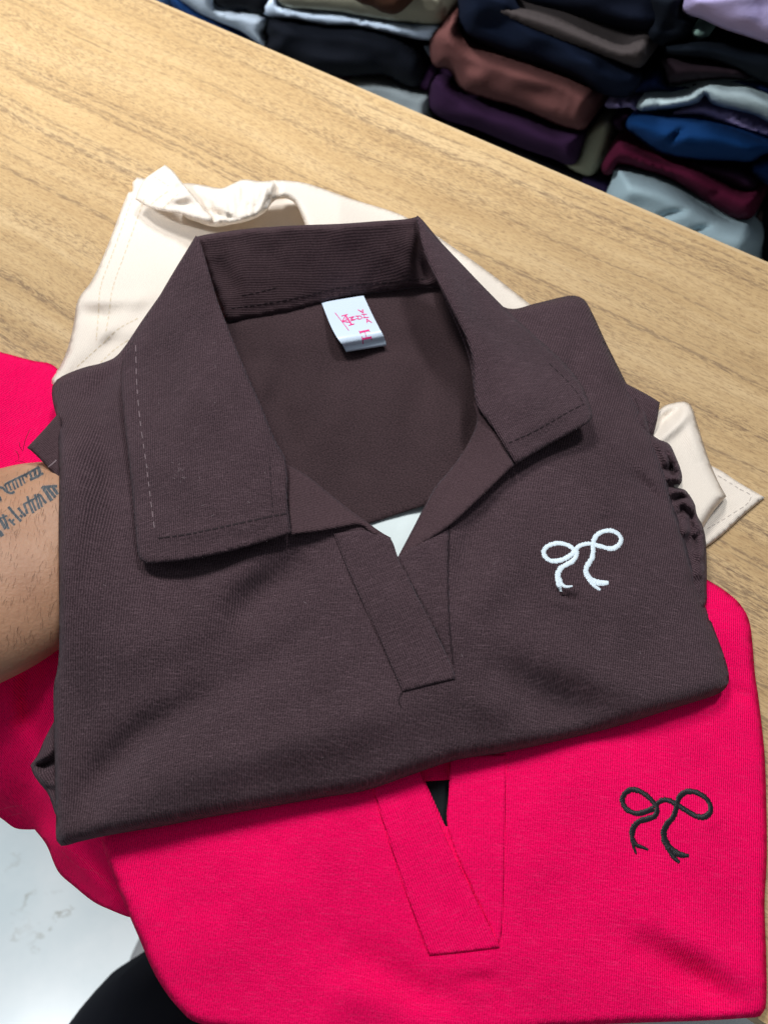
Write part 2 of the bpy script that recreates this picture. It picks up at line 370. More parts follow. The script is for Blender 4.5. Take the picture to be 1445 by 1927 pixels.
lump('thick black folded trousers beneath the thin white sheet in the left pile', Z1([(560, 92), (700, 105), (860, 130), (1040, 140), (1230, 195), (1330, 260), (1370, 330), (1350, 420), (1310, 452), (1230, 430), (1160, 392), (1000, 395), (820, 385), (700, 340), (540, 265), (555, 190), (540, 170)]), -.004, lin(17, 20, 28), seed=next(k), bulge=.035, r=32, amp=.007,
     wr=[([(1190, 200), (1210, 400)], 12, -8)])
lump('thin pale blue-white folded sheet draped over the black trousers', Z1([(525, 40), (545, 5), (600, -30), (620, 25), (760, 55), (900, 65), (1100, 100), (1300, 125), (1445, 128), (1420, 180), (1380, 207), (1230, 185), (1000, 135), (840, 128), (700, 100), (600, 92), (535, 72)]), -.016, lin(206, 222, 242), seed=next(k), bulge=.018, r=16)
lump('greige folded knit lying on the thin pale sheet', Z1([(595, -60), (1445, -60), (1480, 60), (1445, 125), (1300, 122), (1120, 98), (900, 60), (760, 50), (620, 22)]), -.02, lin(142, 138, 120), seed=next(k), bulge=.022, r=30)
lump('rolled chocolate brown cloth on top of the greige knit', Z1([(960, -80), (1330, -80), (1310, 0), (1260, 50), (1220, 75), (1150, 70), (1090, 40), (1000, 5)]), -.035, lin(70, 44, 32), seed=next(k), bulge=.03, r=26)
lump('bright white folded corner poking out right of the black trousers', Z1([(1250, 240), (1290, 210), (1400, 230), (1420, 310), (1370, 312), (1300, 265)]), .012, lin(214, 228, 244), seed=next(k), bulge=.012)
lump('mauve cloth edge showing between the black trousers and the grey fold below', Z1([(780, 370), (1000, 385), (1190, 385), (1240, 430), (1100, 450), (860, 430)]), .012, lin(92, 62, 92), seed=next(k), bulge=.012)
lump('pale grey folded shirt low in the left pile at the table edge', Z1([(860, 440), (960, 415), (1090, 402), (1200, 425), (1330, 470), (1395, 480), (1390, 570), (1440, 760), (1300, 740), (1100, 640), (940, 560)]), .0, lin(152, 162, 166), seed=next(k), bulge=.025, r=26,
     wr=[([(1345, 470), (1335, 620)], 10, -9)])
# middle pile
lump('lavender purple cloth end beside the black trousers', Z2([(75, 350), (95, 275), (125, 250), (160, 300), (140, 345), (95, 362)]), .004, lin(104, 66, 112), seed=next(k), bulge=.015, r=14)
lump('dull maroon folded leggings with a stitched hem, middle pile', Z2([(120, 190), (130, 130), (180, 80), (225, 50), (245, 130), (300, 180), (420, 220), (560, 265), (700, 320), (772, 368), (755, 440), (722, 508), (640, 500), (480, 430), (330, 385), (250, 355), (225, 320), (190, 270), (140, 260)]), -.018, lin(98, 62, 60), seed=next(k), bulge=.04, r=34, amp=.006,
     wr=[([(660 / 2.079 + 750, 330 / 2.079), (610 / 2.079 + 750, 480 / 2.079)], 3, -1.2), ([(700 / 2.079 + 750, 350 / 2.079), (650 / 2.079 + 750, 495 / 2.079)], 3, -1.5)])
lump('midnight navy folded bundle above the maroon leggings', Z2([(232, 0), (240, -80), (420, -60), (520, 60), (700, 130), (880, 240), (960, 300), (890, 380), (770, 360), (700, 318), (560, 262), (420, 215), (290, 165), (238, 120)]), -.012, lin(16, 24, 42), seed=next(k), bulge=.04, r=36, amp=.007)
lump('near-black navy folded top lying over the charcoal brown leggings', Z2([(400, -80), (1100, -80), (1100, 60), (990, 130), (860, 120), (640, 60), (480, 20)]), -.006, lin(15, 20, 34), seed=next(k), bulge=.03, r=30, amp=.007)
lump('charcoal brown folded leggings slanting across the navy bundle', Z2([(320, 8), (420, 20), (560, 50), (680, 92), (790, 140), (880, 170), (965, 150), (982, 205), (945, 265), (880, 255), (720, 200), (560, 140), (420, 75)]), -.034, lin(62, 56, 56), seed=next(k), bulge=.028, r=26,
     wr=[([(905 / 2.079 + 750, 170 / 2.079), (930 / 2.079 + 750, 240 / 2.079)], 5, -5)])
lump('small cream cloth corner tucked above the charcoal brown leggings', Z2([(690, 90), (760, 95), (880, 130), (915, 140), (908, 165), (870, 170), (780, 135)]), -.004, lin(212, 212, 198), seed=next(k), bulge=.008, r=8, depth=.05)
lump('dark plum folded trousers under the maroon leggings', Z2([(115, 330), (140, 290), (195, 295), (235, 345), (330, 395), (480, 440), (620, 500), (722, 515), (712, 580), (680, 645), (600, 620), (480, 580), (300, 505), (130, 440)]), -.006, lin(52, 30, 58), seed=next(k), bulge=.035, r=30)
lump('sage beige cloth end standing beside the dark plum trousers', Z2([(690, 620), (722, 520), (790, 460), (835, 470), (838, 530), (800, 630), (770, 690), (735, 702), (640, 640)]), .012, lin(150, 150, 128), seed=next(k), bulge=.022, r=20)
lump('black folded cloth low in the middle pile behind the table edge', Z2([(60, 470), (200, 455), (400, 540), (640, 640), (780, 720), (800, 900), (500, 820), (100, 640)]), .02, lin(12, 13, 18), seed=next(k), bulge=.03)
# right pile
lump('indigo cloth edge between the black fold and the pale grey shirt', Z2([(690, 700), (800, 680), (850, 720), (830, 880), (740, 860)]), .012, lin(34, 26, 54), seed=next(k), bulge=.02)
lump('lilac folded top at the upper right end of the shelf', Z3([(705, 80), (715, 0), (740, -80), (1600, -80), (1600, 420), (1330, 322), (1180, 270), (1000, 210), (850, 140)]), -.03, lin(166, 156, 200), seed=next(k), bulge=.035, r=34)
lump('bunched black cloth left of the lilac top', Z3([(440, -60), (730, -60), (720, 80), (790, 130), (770, 270), (640, 330), (470, 320), (430, 220), (470, 130)]), -.008, lin(13, 18, 27), seed=next(k), bulge=.04, r=36, amp=.012)
lump('small mint green cloth corner under the lilac top', Z3([(775, 205), (820, 195), (900, 262), (860, 275), (785, 270)]), -.022, lin(120, 148, 138), seed=next(k), bulge=.01, r=8)
lump('long black folded trousers below the lilac top', Z3([(560, 320), (640, 300), (880, 280), (1150, 330), (1600, 420), (1600, 640), (1330, 620), (1190, 560), (900, 450), (600, 410)]), -.006, lin(13, 19, 27), seed=next(k), bulge=.04, r=30, amp=.008)
lump('very dark brown folded cloth under the long black trousers', Z3([(555, 425), (700, 420), (950, 450), (1190, 545), (1000, 575), (800, 590), (610, 608), (575, 520)]), -.012, lin(36, 26, 32), seed=next(k), bulge=.028, r=26)
lump('ink blue folded cloth between the very dark brown cloth and the mint sweater', Z3([(300, 660), (330, 560), (450, 500), (560, 480), (620, 610), (800, 590), (1000, 570), (1200, 560), (1600, 680), (1600, 760), (1330, 720), (1100, 640), (880, 620), (700, 680), (450, 690), (320, 690)]), .004, lin(15, 26, 58), seed=next(k), bulge=.03, r=26)
lump('pale mint knitted sweater with a ruffled edge in the right pile', Z3([(370, 780), (390, 730), (450, 690), (520, 695), (590, 705), (650, 690), (740, 675), (830, 630), (920, 605), (1040, 620), (1190, 630), (1330, 690), (1600, 800), (1600, 1010), (1330, 890), (1240, 840), (1090, 800), (960, 770), (900, 735), (870, 690), (830, 740), (720, 775), (560, 800), (400, 805)]), -.02, lin(186, 204, 208), seed=next(k), bulge=.024, r=18,
     wr=[([(1100 + 520 / 3.855, 182), (1100 + 540 / 3.855, 205)], 4, -5), ([(1100 + 640 / 3.855, 180), (1100 + 660 / 3.855, 203)], 4, -5), ([(1100 + 870 / 3.855, 175), (1100 + 940 / 3.855, 198)], 6, -6)])
lump('thin lilac layers fanned out between the mint sweater and the royal blue top', Z3([(140, 770), (150, 740), (280, 735), (370, 730), (380, 790), (560, 815), (720, 785), (850, 755), (950, 775), (1090, 810), (1330, 915), (1600, 1040), (1600, 1120), (1330, 1000), (1100, 930), (950, 885), (820, 845), (600, 840), (390, 830), (330, 780), (230, 785)]), -.008, lin(150, 138, 182), seed=next(k), bulge=.016, r=12,
     wr=[([(1100 + 850 / 3.855, 200), (1100 + 1000 / 3.855, 213), (1100 + 1330 / 3.855, 246)], 3, -5)])
lump('royal blue folded top in the right pile, creased across', Z3([(290, 905), (340, 845), (430, 825), (600, 835), (850, 860), (1000, 895), (1330, 1020), (1600, 1120), (1600, 1200), (1330, 1120), (1210, 1175), (1050, 1170), (780, 1165), (620, 1140), (480, 1085), (360, 990)]), -.016, lin(13, 50, 96), seed=next(k), bulge=.04, r=36, amp=.007,
     wr=[([(1100 + 850 / 3.855, 228), (1100 + 700 / 3.855, 245), (1100 + 560 / 3.855, 280)], 7, -9)])
lump('dark blue cloth end at the right edge under the royal blue top', Z3([(1190, 1215), (1330, 1130), (1600, 1130), (1600, 1420), (1330, 1345), (1230, 1280)]), -.004, lin(14, 40, 82), seed=next(k), bulge=.03, r=24)
lump('aubergine cloth tab left of the royal blue top', Z3([(195, 850), (260, 820), (350, 830), (300, 900), (320, 960), (250, 950), (195, 910)]), .004, lin(46, 24, 46), seed=next(k), bulge=.016, r=14)
lump('aubergine folded cloth wedged between the royal blue top and the burgundy shirt', Z3([(720, 1180), (900, 1190), (1100, 1210), (1200, 1260), (1245, 1350), (1180, 1400), (1000, 1330), (800, 1230)]), -.006, lin(50, 28, 50), seed=next(k), bulge=.024, r=22)
lump('burgundy folded shirt lying over the pale grey folded shirt', Z3([(115, 1210), (160, 1110), (215, 1010), (280, 1000), (420, 1080), (560, 1150), (780, 1200), (960, 1290), (1130, 1380), (1265, 1390), (1255, 1500), (1210, 1580), (1140, 1595), (1000, 1540), (860, 1450), (700, 1350), (560, 1280), (380, 1230), (240, 1200), (200, 1260), (140, 1265)]), -.012, lin(76, 18, 42), seed=next(k), bulge=.035, r=30, amp=.006,
     wr=[([(1100 + 980 / 3.855, 362), (1100 + 850 / 3.855, 372)], 5, -6)])
lump('pale blue-grey folded shirt at the bottom of the right pile', Z3([(150, 1430), (190, 1310), (220, 1200, 1), (340, 1225), (560, 1295), (700, 1365), (860, 1470), (1000, 1560), (1130, 1600), (1180, 1605), (1270, 1730), (1250, 1880), (1260, 2150), (800, 1950), (200, 1600)]), -.008, lin(166, 188, 196), seed=next(k), bulge=.045, r=44, amp=.004,
     wr=[([(1100 + 500 / 3.855, 412), (1100 + 640 / 3.855, 400), (1100 + 740 / 3.855, 396)], 6, -7), ([(1100 + 740 / 3.855, 440), (1100 + 830 / 3.855, 432), (1100 + 930 / 3.855, 425)], 6, -7)])
lump('brownish cloth edge just right of the pale blue-grey folded shirt', Z3([(1180, 1590), (1240, 1530), (1300, 1500), (1310, 1600), (1280, 1720), (1260, 1700)]), .012, lin(70, 58, 58), seed=next(k), bulge=.012, r=12)
lump('black folded cloth at the far right end beyond the pale blue-grey shirt', Z3([(1260, 1560), (1330, 1420), (1600, 1400), (1600, 2200), (1270, 2100), (1260, 1800)]), .02, lin(14, 17, 24), seed=next(k), bulge=.025)
# ------------------------------------------------------------------ cream shirt
cb = P(600, 600, 0.)
cream = empty('collared_shirt', (cb[0], cb[1], 0), 'cream shirt lying flat on the oak table beneath the brown shirt', 'shirt')
def z_cream(px, py, d):
    z = 5.5 + 1.0 * fbm(px / 160, py / 160) + 3.0 * np.clip((py - 380) / 300, 0, 1)
    z += 1.3 * creases(px, py, [([(150, 590), (210, 600), (270, 580)], 13, -2.6), ([(142, 565), (210, 566), (280, 560)], 12, 2.4), ([(160, 690), (200, 620), (280, 560)], 16, 3.2), ([(100, 760), (190, 650), (260, 620)], 15, -2.2), ([(200, 640), (300, 610)], 14, 2.4)])
    return z - roll(d, 16, 4.5)
sh, bv_cb = sheet('body', [(242, 362), (200, 470), (172, 530), (152, 556), (144, 575), (140, 605), (128, 655), (112, 692), (96, 712), (96, 722), (140, 760), (320, 860), (700, 900), (1000, 800), (1120, 700), (1030, 590), (1005, 578), (930, 520), (860, 470), (790, 425), (700, 388), (640, 372), (560, 372), (420, 380), (330, 350), (270, 336), (258, 334), (250, 343), (250, 360)], z_cream, M_cream, cream, 8, 1.0, 60)
def z_slv(px, py, d):
    up = np.clip((440 - py) / 100, 0, 1); x = (px - 445) / 100
    z = 14 + 12 * np.exp(-((px - 470) / 95) ** 2) + 6 * np.exp(-((px - 590) / 110) ** 2) - np.clip((px - 640) / 160, 0, 1) * 9
    GY = [(395, 420), (420, 424), (445, 420), (470, 413), (490, 404), (505, 394)]
    gx = np.linspace(398, 498, 12); gy = np.interp(gx, [q[0] for q in GY], [q[1] for q in GY])
    for n_, (x0, y0) in enumerate(zip(gx, gy)):
        tx = x0 + (x0 - 448) * .45 + (7 if n_ % 3 == 0 else -4); ty = y0 - (46 + 14 * (n_ % 3))
        z = z + creases(px, py, [([(x0, y0 + 4), (x0 + (tx - x0) * .4 + 2, y0 - 18), (tx, ty)], 3.8, 1.7), ([(x0 + 4.5, y0 + 4), (x0 + 4.5 + (tx - x0) * .4, y0 - 14), (tx + 5, ty + 10)], 3.0, -1.2)])
    z += creases(px, py, [([(458, 340), (459, 370), (455, 400)], 5, -3.0), ([(524, 345), (516, 368), (498, 385)], 7, -4), ([(490, 350), (480, 390)], 8, 2), ([(375, 352), (410, 385), (440, 408)], 9, 3), ([(385, 395), (420, 405), (450, 412)], 5, -2.5), ([(400, 420), (430, 405)], 5, 2), ([(540, 380), (556, 395), (566, 415)], 6, 3)])
    return z - roll(d, 13, 7)
slv, bv_slv = sheet('sleeve', [(340, 352), (346, 345), (375, 347), (416, 354), (433, 348), (457, 338), (492, 341), (527, 339), (573, 344), (608, 355), (650, 370), (790, 424), (800, 480), (680, 480), (580, 440), (573, 420), (558, 387), (544, 375), (524, 374), (510, 384), (503, 396), (486, 408), (463, 417), (439, 422), (404, 427), (375, 419), (345, 404), (352, 375)], z_slv, M_cream, cream, 4.5, .9, 20)
def z_cuff(px, py, d):
    z = 15 + 10 * np.clip((px - 256) / 110, 0, 1) + 4 * np.clip((380 - py) / 60, 0, 1)
    z += creases(px, py, [([(361, 363), (340, 372), (310, 380)], 9, 2.4), ([(380, 392), (355, 385), (330, 384)], 7, -2.0), ([(346, 350), (330, 360)], 8, -1.5)])
    return z - roll(d, 6, 1.5)
cf, bv_cf = sheet('cuff', [(255, 375, 1), (262, 355), (275, 335), (290, 324), (311, 310, 1), (326, 322), (346, 347), (362, 365), (384, 392), (400, 414), (372, 412), (340, 402), (317, 399), (282, 391)], z_cuff, M_cream, cream, 4.5, .9, 40)
tc_l, bv_tc = sheet('sleeve_fold', [(1215, 800), (1245, 766), (1268, 758), (1287, 756), (1300, 764), (1312, 800), (1332, 862), (1350, 905), (1366, 934, 1), (1345, 958), (1325, 988), (1290, 1040), (1200, 960)],
      lambda px, py, d: 15 - roll(d, 18, 9) + creases(px, py, [([(1222, 818), (1250, 785), (1280, 765), (1292, 768)], 9, -6), ([(1235, 835), (1275, 800), (1298, 772)], 9, 3.5), ([(1290, 790), (1320, 870)], 14, 1.5)]), M_cream, cream, 5.5, 1.0, 60)
fc, bv_fc = sheet('hem_corner', [(1280, 860), (1345, 880), (1390, 908), (1438, 936, 1), (1400, 968), (1360, 1005), (1328, 1029), (1290, 1050), (1230, 980)],
      lambda px, py, d: 3.2 - roll(d, 6, 1.8) + .7 * fbm(px / 60, py / 60), M_cream, cream, 6, .9, 35)
st = dashes([(250, 372), (215, 470), (190, 540), (186, 590), (182, 640)], 7, 4, 1.6) + dashes([(272, 375), (238, 470), (212, 545), (206, 590), (200, 625)], 7, 4, 1.6) + \
     dashes([(146, 690), (190, 650), (222, 620), (262, 598)], 7, 4, 1.6) + dashes([(190, 682), (220, 655), (250, 635)], 7, 4, 1.6) + \
     dashes([(290, 332), (318, 350)], 7, 4, 1.5) + dashes([(285, 385), (300, 372), (320, 358)], 7, 4, 1.5) + dashes([(308, 392), (322, 378), (340, 362)], 7, 4, 1.5)
ribbons('stitching', [bv_cb, bv_cf], st, M_thread_tan, cream, .1, .15)
st = dashes([(1350, 895), (1390, 920), (1412, 937), (1375, 968), (1330, 995)], 7, 5, 1.6)
ribbons('stitching', [bv_fc], st, plain('grey_cream_thread', lin(196, 186, 178), .8, .2), cream, .1, .1)
# ------------------------------------------------------------------ pink shirt
pb = P(800, 1500, 0.)
pink = empty('collared_shirt', (pb[0], pb[1], 0), 'hot pink shirt with a black embroidered bow, folded under the brown shirt', 'shirt', 'open-collar shirts with an embroidered bow on the chest')
TP = tps([(190, 1580, 13), (230, 1690, 12), (345, 1905, 9), (500, 1960, 9), (900, 1970, 9), (1300, 1930, 9), (1440, 1910, 9), (1440, 1700, 9), (1441, 1500, 9), (1430, 1330, 10), (1410, 1180, 10), (1340, 1095, 9),
          (600, 1700, 16), (400, 1700, 15), (900, 1700, 17), (1200, 1650, 16), (1150, 1850, 13), (700, 1470, 18), (1000, 1400, 18), (1250, 1330, 16), (400, 1560, 17), (1000, 1200, 15), (600, 1200, 15), (300, 1300, 13), (1200, 1100, 12)])
PINK_OUT = [(189, 1570), (200, 1612), (230, 1690), (262, 1765), (290, 1830), (318, 1875), (345, 1906), (362, 1921), (420, 1935), (640, 1950), (900, 1946), (1040, 1933), (1200, 1925), (1320, 1921), (1400, 1916), (1430, 1912), (1440, 1898), (1441, 1800), (1438, 1700), (1442, 1620), (1441, 1500), (1438, 1420), (1432, 1360), (1426, 1310), (1420, 1270), (1414, 1200), (1408, 1165), (1392, 1137), (1368, 1115), (1330, 1091), (1300, 1075), (1200, 1050, 1), (850, 1150, 1), (850, 1420, 1), (843, 1555, 1), (838, 1555, 1), (786, 1440, 1), (780, 1200, 1), (300, 1200, 1), (170, 1480)]
PINK_ROLL = PINK_OUT[0:31]
def z_pink(px, py, d):
    dr, _ = segdist(px, py, PINK_ROLL)
    z = TP(px, py) + 1.8 * fbm(px / 210, py / 170 + 3)
    z += 1.15 * creases(px, py, [([(640, 1770), (720, 1830), (800, 1870), (900, 1880)], 38, -3.0), ([(600, 1860), (760, 1900)], 45, 2), ([(1180, 1760), (1290, 1830), (1400, 1900)], 34, -4.0), ([(1240, 1740), (1350, 1800), (1430, 1860)], 40, 2.6), ([(1365, 1295), (1410, 1310), (1440, 1330)], 12, -1.6), ([(1330, 1130), (1370, 1180), (1400, 1260)], 24, 1.4),
                          ([(860, 1845), (940, 1845)], 14, -1.2), ([(1320, 1520), (1350, 1560)], 22, 1.2), ([(230, 1660), (300, 1740), (330, 1860)], 24, 1.2)])
    return z - roll(dr, 13, 5.5)
pf, bv_pf = sheet('front_panel', PINK_OUT, z_pink, M_pink, pink, 9, 1.0, 92, .6)
zc = lambda px, py, d: z_pink(px, py, d)
pli, bv_pl = sheet('placket', [(698, 1440, 1), (786, 1440, 1), (845, 1590), (900, 1700), (936, 1772), (940, 1783, 1), (875, 1791), (808, 1798, 1), (800, 1780), (766, 1685), (735, 1592), (706, 1495)], lambda px, py, d: zc(px, py, d) + .9 - roll(d, 3, .25), M_pink, pink, 5, .8, 68)
pri, bv_pr = sheet('placket', [(848, 1420, 1), (952, 1420, 1), (949, 1600), (944, 1750), (938, 1779, 1), (930, 1765), (900, 1700), (843, 1560), (845, 1480)], lambda px, py, d: zc(px, py, d) + .45 - roll(d, 3, .2), M_pink, pink, 5, .8, 90)
sheet('back_panel', [(760, 1400, 1), (880, 1400, 1), (880, 1462, 1), (845, 1467), (803, 1470), (770, 1474, 1)], lambda px, py, d: TP(px, py) - 3.5, M_pink, pink, 8, .8, 90)
sheet('inner_panel', [(760, 1440, 1), (890, 1440, 1), (880, 1600, 1), (800, 1600, 1)], lambda px, py, d: TP(px, py) - 6.0, M_blackin, pink, 8, .6, 90)
# left side: the pink sleeve, part on the table behind the arm, part drooping over the table edge
sheet('sleeve', [(-260, 600), (0, 662), (60, 678), (105, 690), (150, 760), (160, 860), (120, 960), (0, 960), (-260, 960)], lambda px, py, d: 4.5 - roll(d, 10, 2.5) + .8 * fbm(px / 90, py / 90), M_pink, pink, 9, 1.0, 25, label='pink sleeve end lying on the table behind the arm')
TSL = tps([(0, 1240, 14), (110, 1150, 16), (-200, 1250, 12), (-200, 1480, -40), (0, 1400, -9), (60, 1350, 0), (150, 1500, 2), (0, 1490, -30), (110, 1590, -24), (240, 1720, -26), (0, 1530, -46), (65, 1560, -44), (110, 1640, -44), (180, 1700, -40), (250, 1726, -30), (230, 1600, -6), (260, 1690, -16), (200, 1500, 6), (300, 1550, 0), (320, 1700, -14), (320, 1620, -8)])
def z_dr(px, py, d):
    z = TSL(px, py) + creases(px, py, [([(-60, 1450), (40, 1520), (120, 1600), (245, 1722)], 12, 2.6), ([(-60, 1500), (60, 1555), (130, 1630)], 16, -3), ([(70, 1170), (55, 1300), (70, 1400), (60, 1480)], 24, -4), ([(20, 1280), (10, 1400)], 24, 2.5), ([(130, 1560), (200, 1640), (250, 1720)], 15, -3), ([(75, 1500), (110, 1440)], 14, 2.5)])
    return z + 1.5 * fbm(px / 70, py / 70)
sd, bv_sd = sheet('sleeve', [(-260, 1180, 1), (0, 1180), (110, 1080), (300, 1150, 1), (340, 1500), (330, 1760, 1), (290, 1750), (252, 1726, 1), (243, 1726), (212, 1714), (178, 1698), (140, 1668), (110, 1640), (88, 1590), (66, 1561, 1), (45, 1561), (28, 1558), (0, 1538), (-60, 1505), (-260, 1440, 1)], z_dr, M_pink, pink, 7, 1.0, 60, label='shaded pink sleeve drooping over the table edge under the arm')
ribbons('stitching', [bv_sd], dashes([(0, 1524), (20, 1518), (45, 1515)], 8, 2, 1.6) + dashes([(12, 1536), (45, 1529)], 8, 2, 1.6), M_thread_red, pink, .1, .1)
ribbons('stitching', [bv_sd], dashes([(118, 1602), (150, 1632), (180, 1640), (215, 1668), (240, 1690)], 9, 3, 1.5) + dashes([(112, 1590), (150, 1612), (190, 1650)], 9, 3, 1.3), M_thread_red, pink, .1, .1)
ZB = lambda l: [(1140 + x / 6.283, 1460 + y / 6.283) for x, y in l]
w = 9.6
satin('bow_embroidery', [bv_pf], [
    (ZB([(590, 360), (540, 290), (460, 220), (370, 172), (290, 165), (220, 210), (190, 290), (220, 370), (280, 420), (370, 445), (460, 427), (565, 385)]), [w]*2),
    (ZB([(585, 330), (605, 400), (570, 480), (480, 512), (390, 540), (330, 600), (305, 680), (310, 760), (325, 840), (355, 925)]), [w, w, w, w, 11, 7, 4]),
    (ZB([(315, 750), (355, 815), (420, 842), (492, 872)]), [w, 6.5, 5]),
    (ZB([(600, 330), (660, 290), (720, 285), (780, 308), (850, 350), (900, 382), (980, 432), (1070, 480), (1160, 485), (1222, 440), (1235, 370), (1200, 290), (1120, 222), (1030, 188), (950, 188), (880, 230), (845, 300), (822, 400), (790, 490), (725, 565), (682, 650), (688, 740), (730, 835), (800, 900), (880, 935), (975, 945)]), [8] + [w]*13 + [11, 13, 14, 11, 6]),
    (ZB([(735, 860), (790, 955), (862, 1024)]), [9, 8, 6])], M_bow_k, pink)
# ------------------------------------------------------------------ person: forearm and hand under the brown shirt, leg below the table edge
def loft(co, fs, ctr, ax1, ax2, ra, rb, n=28, cap=True):
    b0 = len(co)
    for c, a, b, x, y in zip(ctr, ax1, ax2, ra, rb):
        for i in range(n):
            th = 2 * math.pi * i / n; co.append(np.array(c) + np.array(a) * x * math.cos(th) + np.array(b) * y * math.sin(th))
    m = len(ctr)
    for j in range(m - 1):
        for i in range(n):
            fs.append((b0 + j*n + i, b0 + j*n + (i+1) % n, b0 + (j+1)*n + (i+1) % n, b0 + (j+1)*n + i))
    if cap: fs.append(tuple(b0 + i for i in range(n))[::-1]); fs.append(tuple(b0 + (m-1)*n + i for i in range(n)))
def tube(co, fs, pts, rad, flat=1.0, n=16, sub=5):
    pts = np.array(pts, float); rad = np.array(rad, float); q = np.linspace(0, len(pts) - 1, (len(pts) - 1) * sub + 1); idx = np.arange(len(pts))
    def cr(v):
        out = []
        for t in q:
            i = min(int(t), len(v) - 2); f = t - i; a = v[max(i-1, 0)]; b = v[i]; c = v[i+1]; d = v[min(i+2, len(v)-1)]
            out.append(.5 * ((2*b) + (c-a)*f + (2*a-5*b+4*c-d)*f*f + (3*b-a-3*c+d)*f**3))
        return np.array(out)
    c = cr(pts); r = cr(rad if rad.ndim == 2 else np.c_[rad, rad * flat])
    tg = np.gradient(c, axis=0); tg /= np.linalg.norm(tg, axis=1)[:, None]
    up = np.array([0, 0, 1.]); s = np.cross(tg, up)
    bad = np.linalg.norm(s, axis=1) < .2; s[bad] = np.cross(tg[bad], np.array([0, 1., 0])); s /= np.linalg.norm(s, axis=1)[:, None]
    loft(co, fs, c, s, np.cross(s, tg), r[:, 0], r[:, 1], n)
def Pm(x, y, z): return P(x, y, z / 1000)
def mpp(x, y, z): return float(np.linalg.norm(Pm(x, y, z) - Pm(x, y + 1, z)))
co, fs = [], []
axis = [(-700, 1430, 5, 210, 40), (-420, 1260, 20, 214, 38), (-200, 1140, 27, 212, 33), (-60, 1084, 29, 203, 29.5), (0, 1059, 28, 196, 26), (55, 1035, 26, 181, 23), (100, 1012, 24.5, 158, 20.5), (160, 990, 23, 132, 19), (240, 970, 21, 120, 17), (330, 950, 18.5, 150, 13), (430, 930, 17.5, 178, 12), (540, 915, 16, 176, 10), (600, 905, 15, 150, 7)]
pts = np.array([Pm(x, y, z) for x, y, z, h, b in axis])
tube(co, fs, pts, np.array([[h * mpp(x, y, z), b / 1000] for x, y, z, h, b in axis]), n=40)
for sx, sy, ex, ey, L_ in ((560, 800, 800, 700, 1), (590, 870, 880, 810, 1), (590, 940, 880, 930, 1), (560, 1010, 800, 1050, 1)):   # four fingers, slightly curled
    tube(co, fs, [Pm(sx - 60, sy, 17), Pm(sx + .35*(ex-sx), sy + .35*(ey-sy), 17), Pm(sx + .7*(ex-sx), sy + .7*(ey-sy), 16), Pm(ex, ey, 11)], [.0095, .0090, .0082, .0062], .9)
tube(co, fs, [Pm(330, 870, 17), Pm(420, 770, 17), Pm(500, 700, 16), Pm(560, 660, 13)], [.014, .0115, .0100, .0070], .9)
tmp_me = bpy.data.meshes.new('person'); tmp_me.from_pydata([tuple(c) for c in co], [], fs); tmp_me.update()
tmp = bpy.data.objects.new('person_build', tmp_me); COL.objects.link(tmp)
r_ = tmp.modifiers.new('r', 'REMESH'); r_.mode = 'VOXEL'; r_.voxel_size = .0022
s_ = tmp.modifiers.new('s', 'SMOOTH'); s_.iterations = 6; s_.factor = .5
dg = bpy.context.evaluated_depsgraph_get(); ev = tmp.evaluated_get(dg); me = bpy.data.meshes.new_from_object(ev); bpy.data.objects.remove(tmp)
me.name = 'person'; me.polygons.foreach_set('use_smooth', [True] * len(me.polygons))
def skin():
    m, nt, b = mat_base('skin', .5, .4); tc = nt.nodes.new('ShaderNodeTexCoord').outputs['Object']
    n = noise(nt, tc, 45, det=5, rough=.6); c = ramp(nt, n, [(.3, lin(168, 124, 97)), (.55, lin(181, 137, 108)), (.75, lin(191, 148, 120))])
    f = ramp(nt, noise(nt, tc, 1, (900, 140, 300), 3, .7), [(.55, (0, 0, 0, 1)), (.75, (1, 1, 1, 1))])
    c = mixc(nt, math_n(nt, 'MULTIPLY', f, .3), c, lin(150, 100, 78))
    nt.links.new(c, b.inputs['Base Color']); b.inputs['Subsurface Weight'].default_value = .12; b.inputs['Subsurface Scale'].default_value = .004; b.inputs['Subsurface Radius'].default_value = (1, .4, .2)
    bp = nt.nodes.new('ShaderNodeBump'); bp.inputs['Strength'].default_value = .35; bp.inputs['Distance'].default_value = .0006
    nt.links.new(noise(nt, tc, 700, det=3), bp.inputs['Height']); nt.links.new(bp.outputs[0], b.inputs['Normal']); return m
me.materials.clear(); me.materials.append(skin())
person = bpy.data.objects.new('person', me); COL.objects.link(person); ORG['person'] = np.zeros(3)
person['label'] = 'person in black trousers and a grey shoe, tattooed forearm reaching under the brown shirt'; person['category'] = 'person'
bv_arm = BVHTree.FromPolygons([tuple(v.co) for v in me.vertices], [list(p.vertices) for p in me.polygons])
ZT = lambda l: [(x / 8.76, 830 + y / 8.76) for x, y in l]
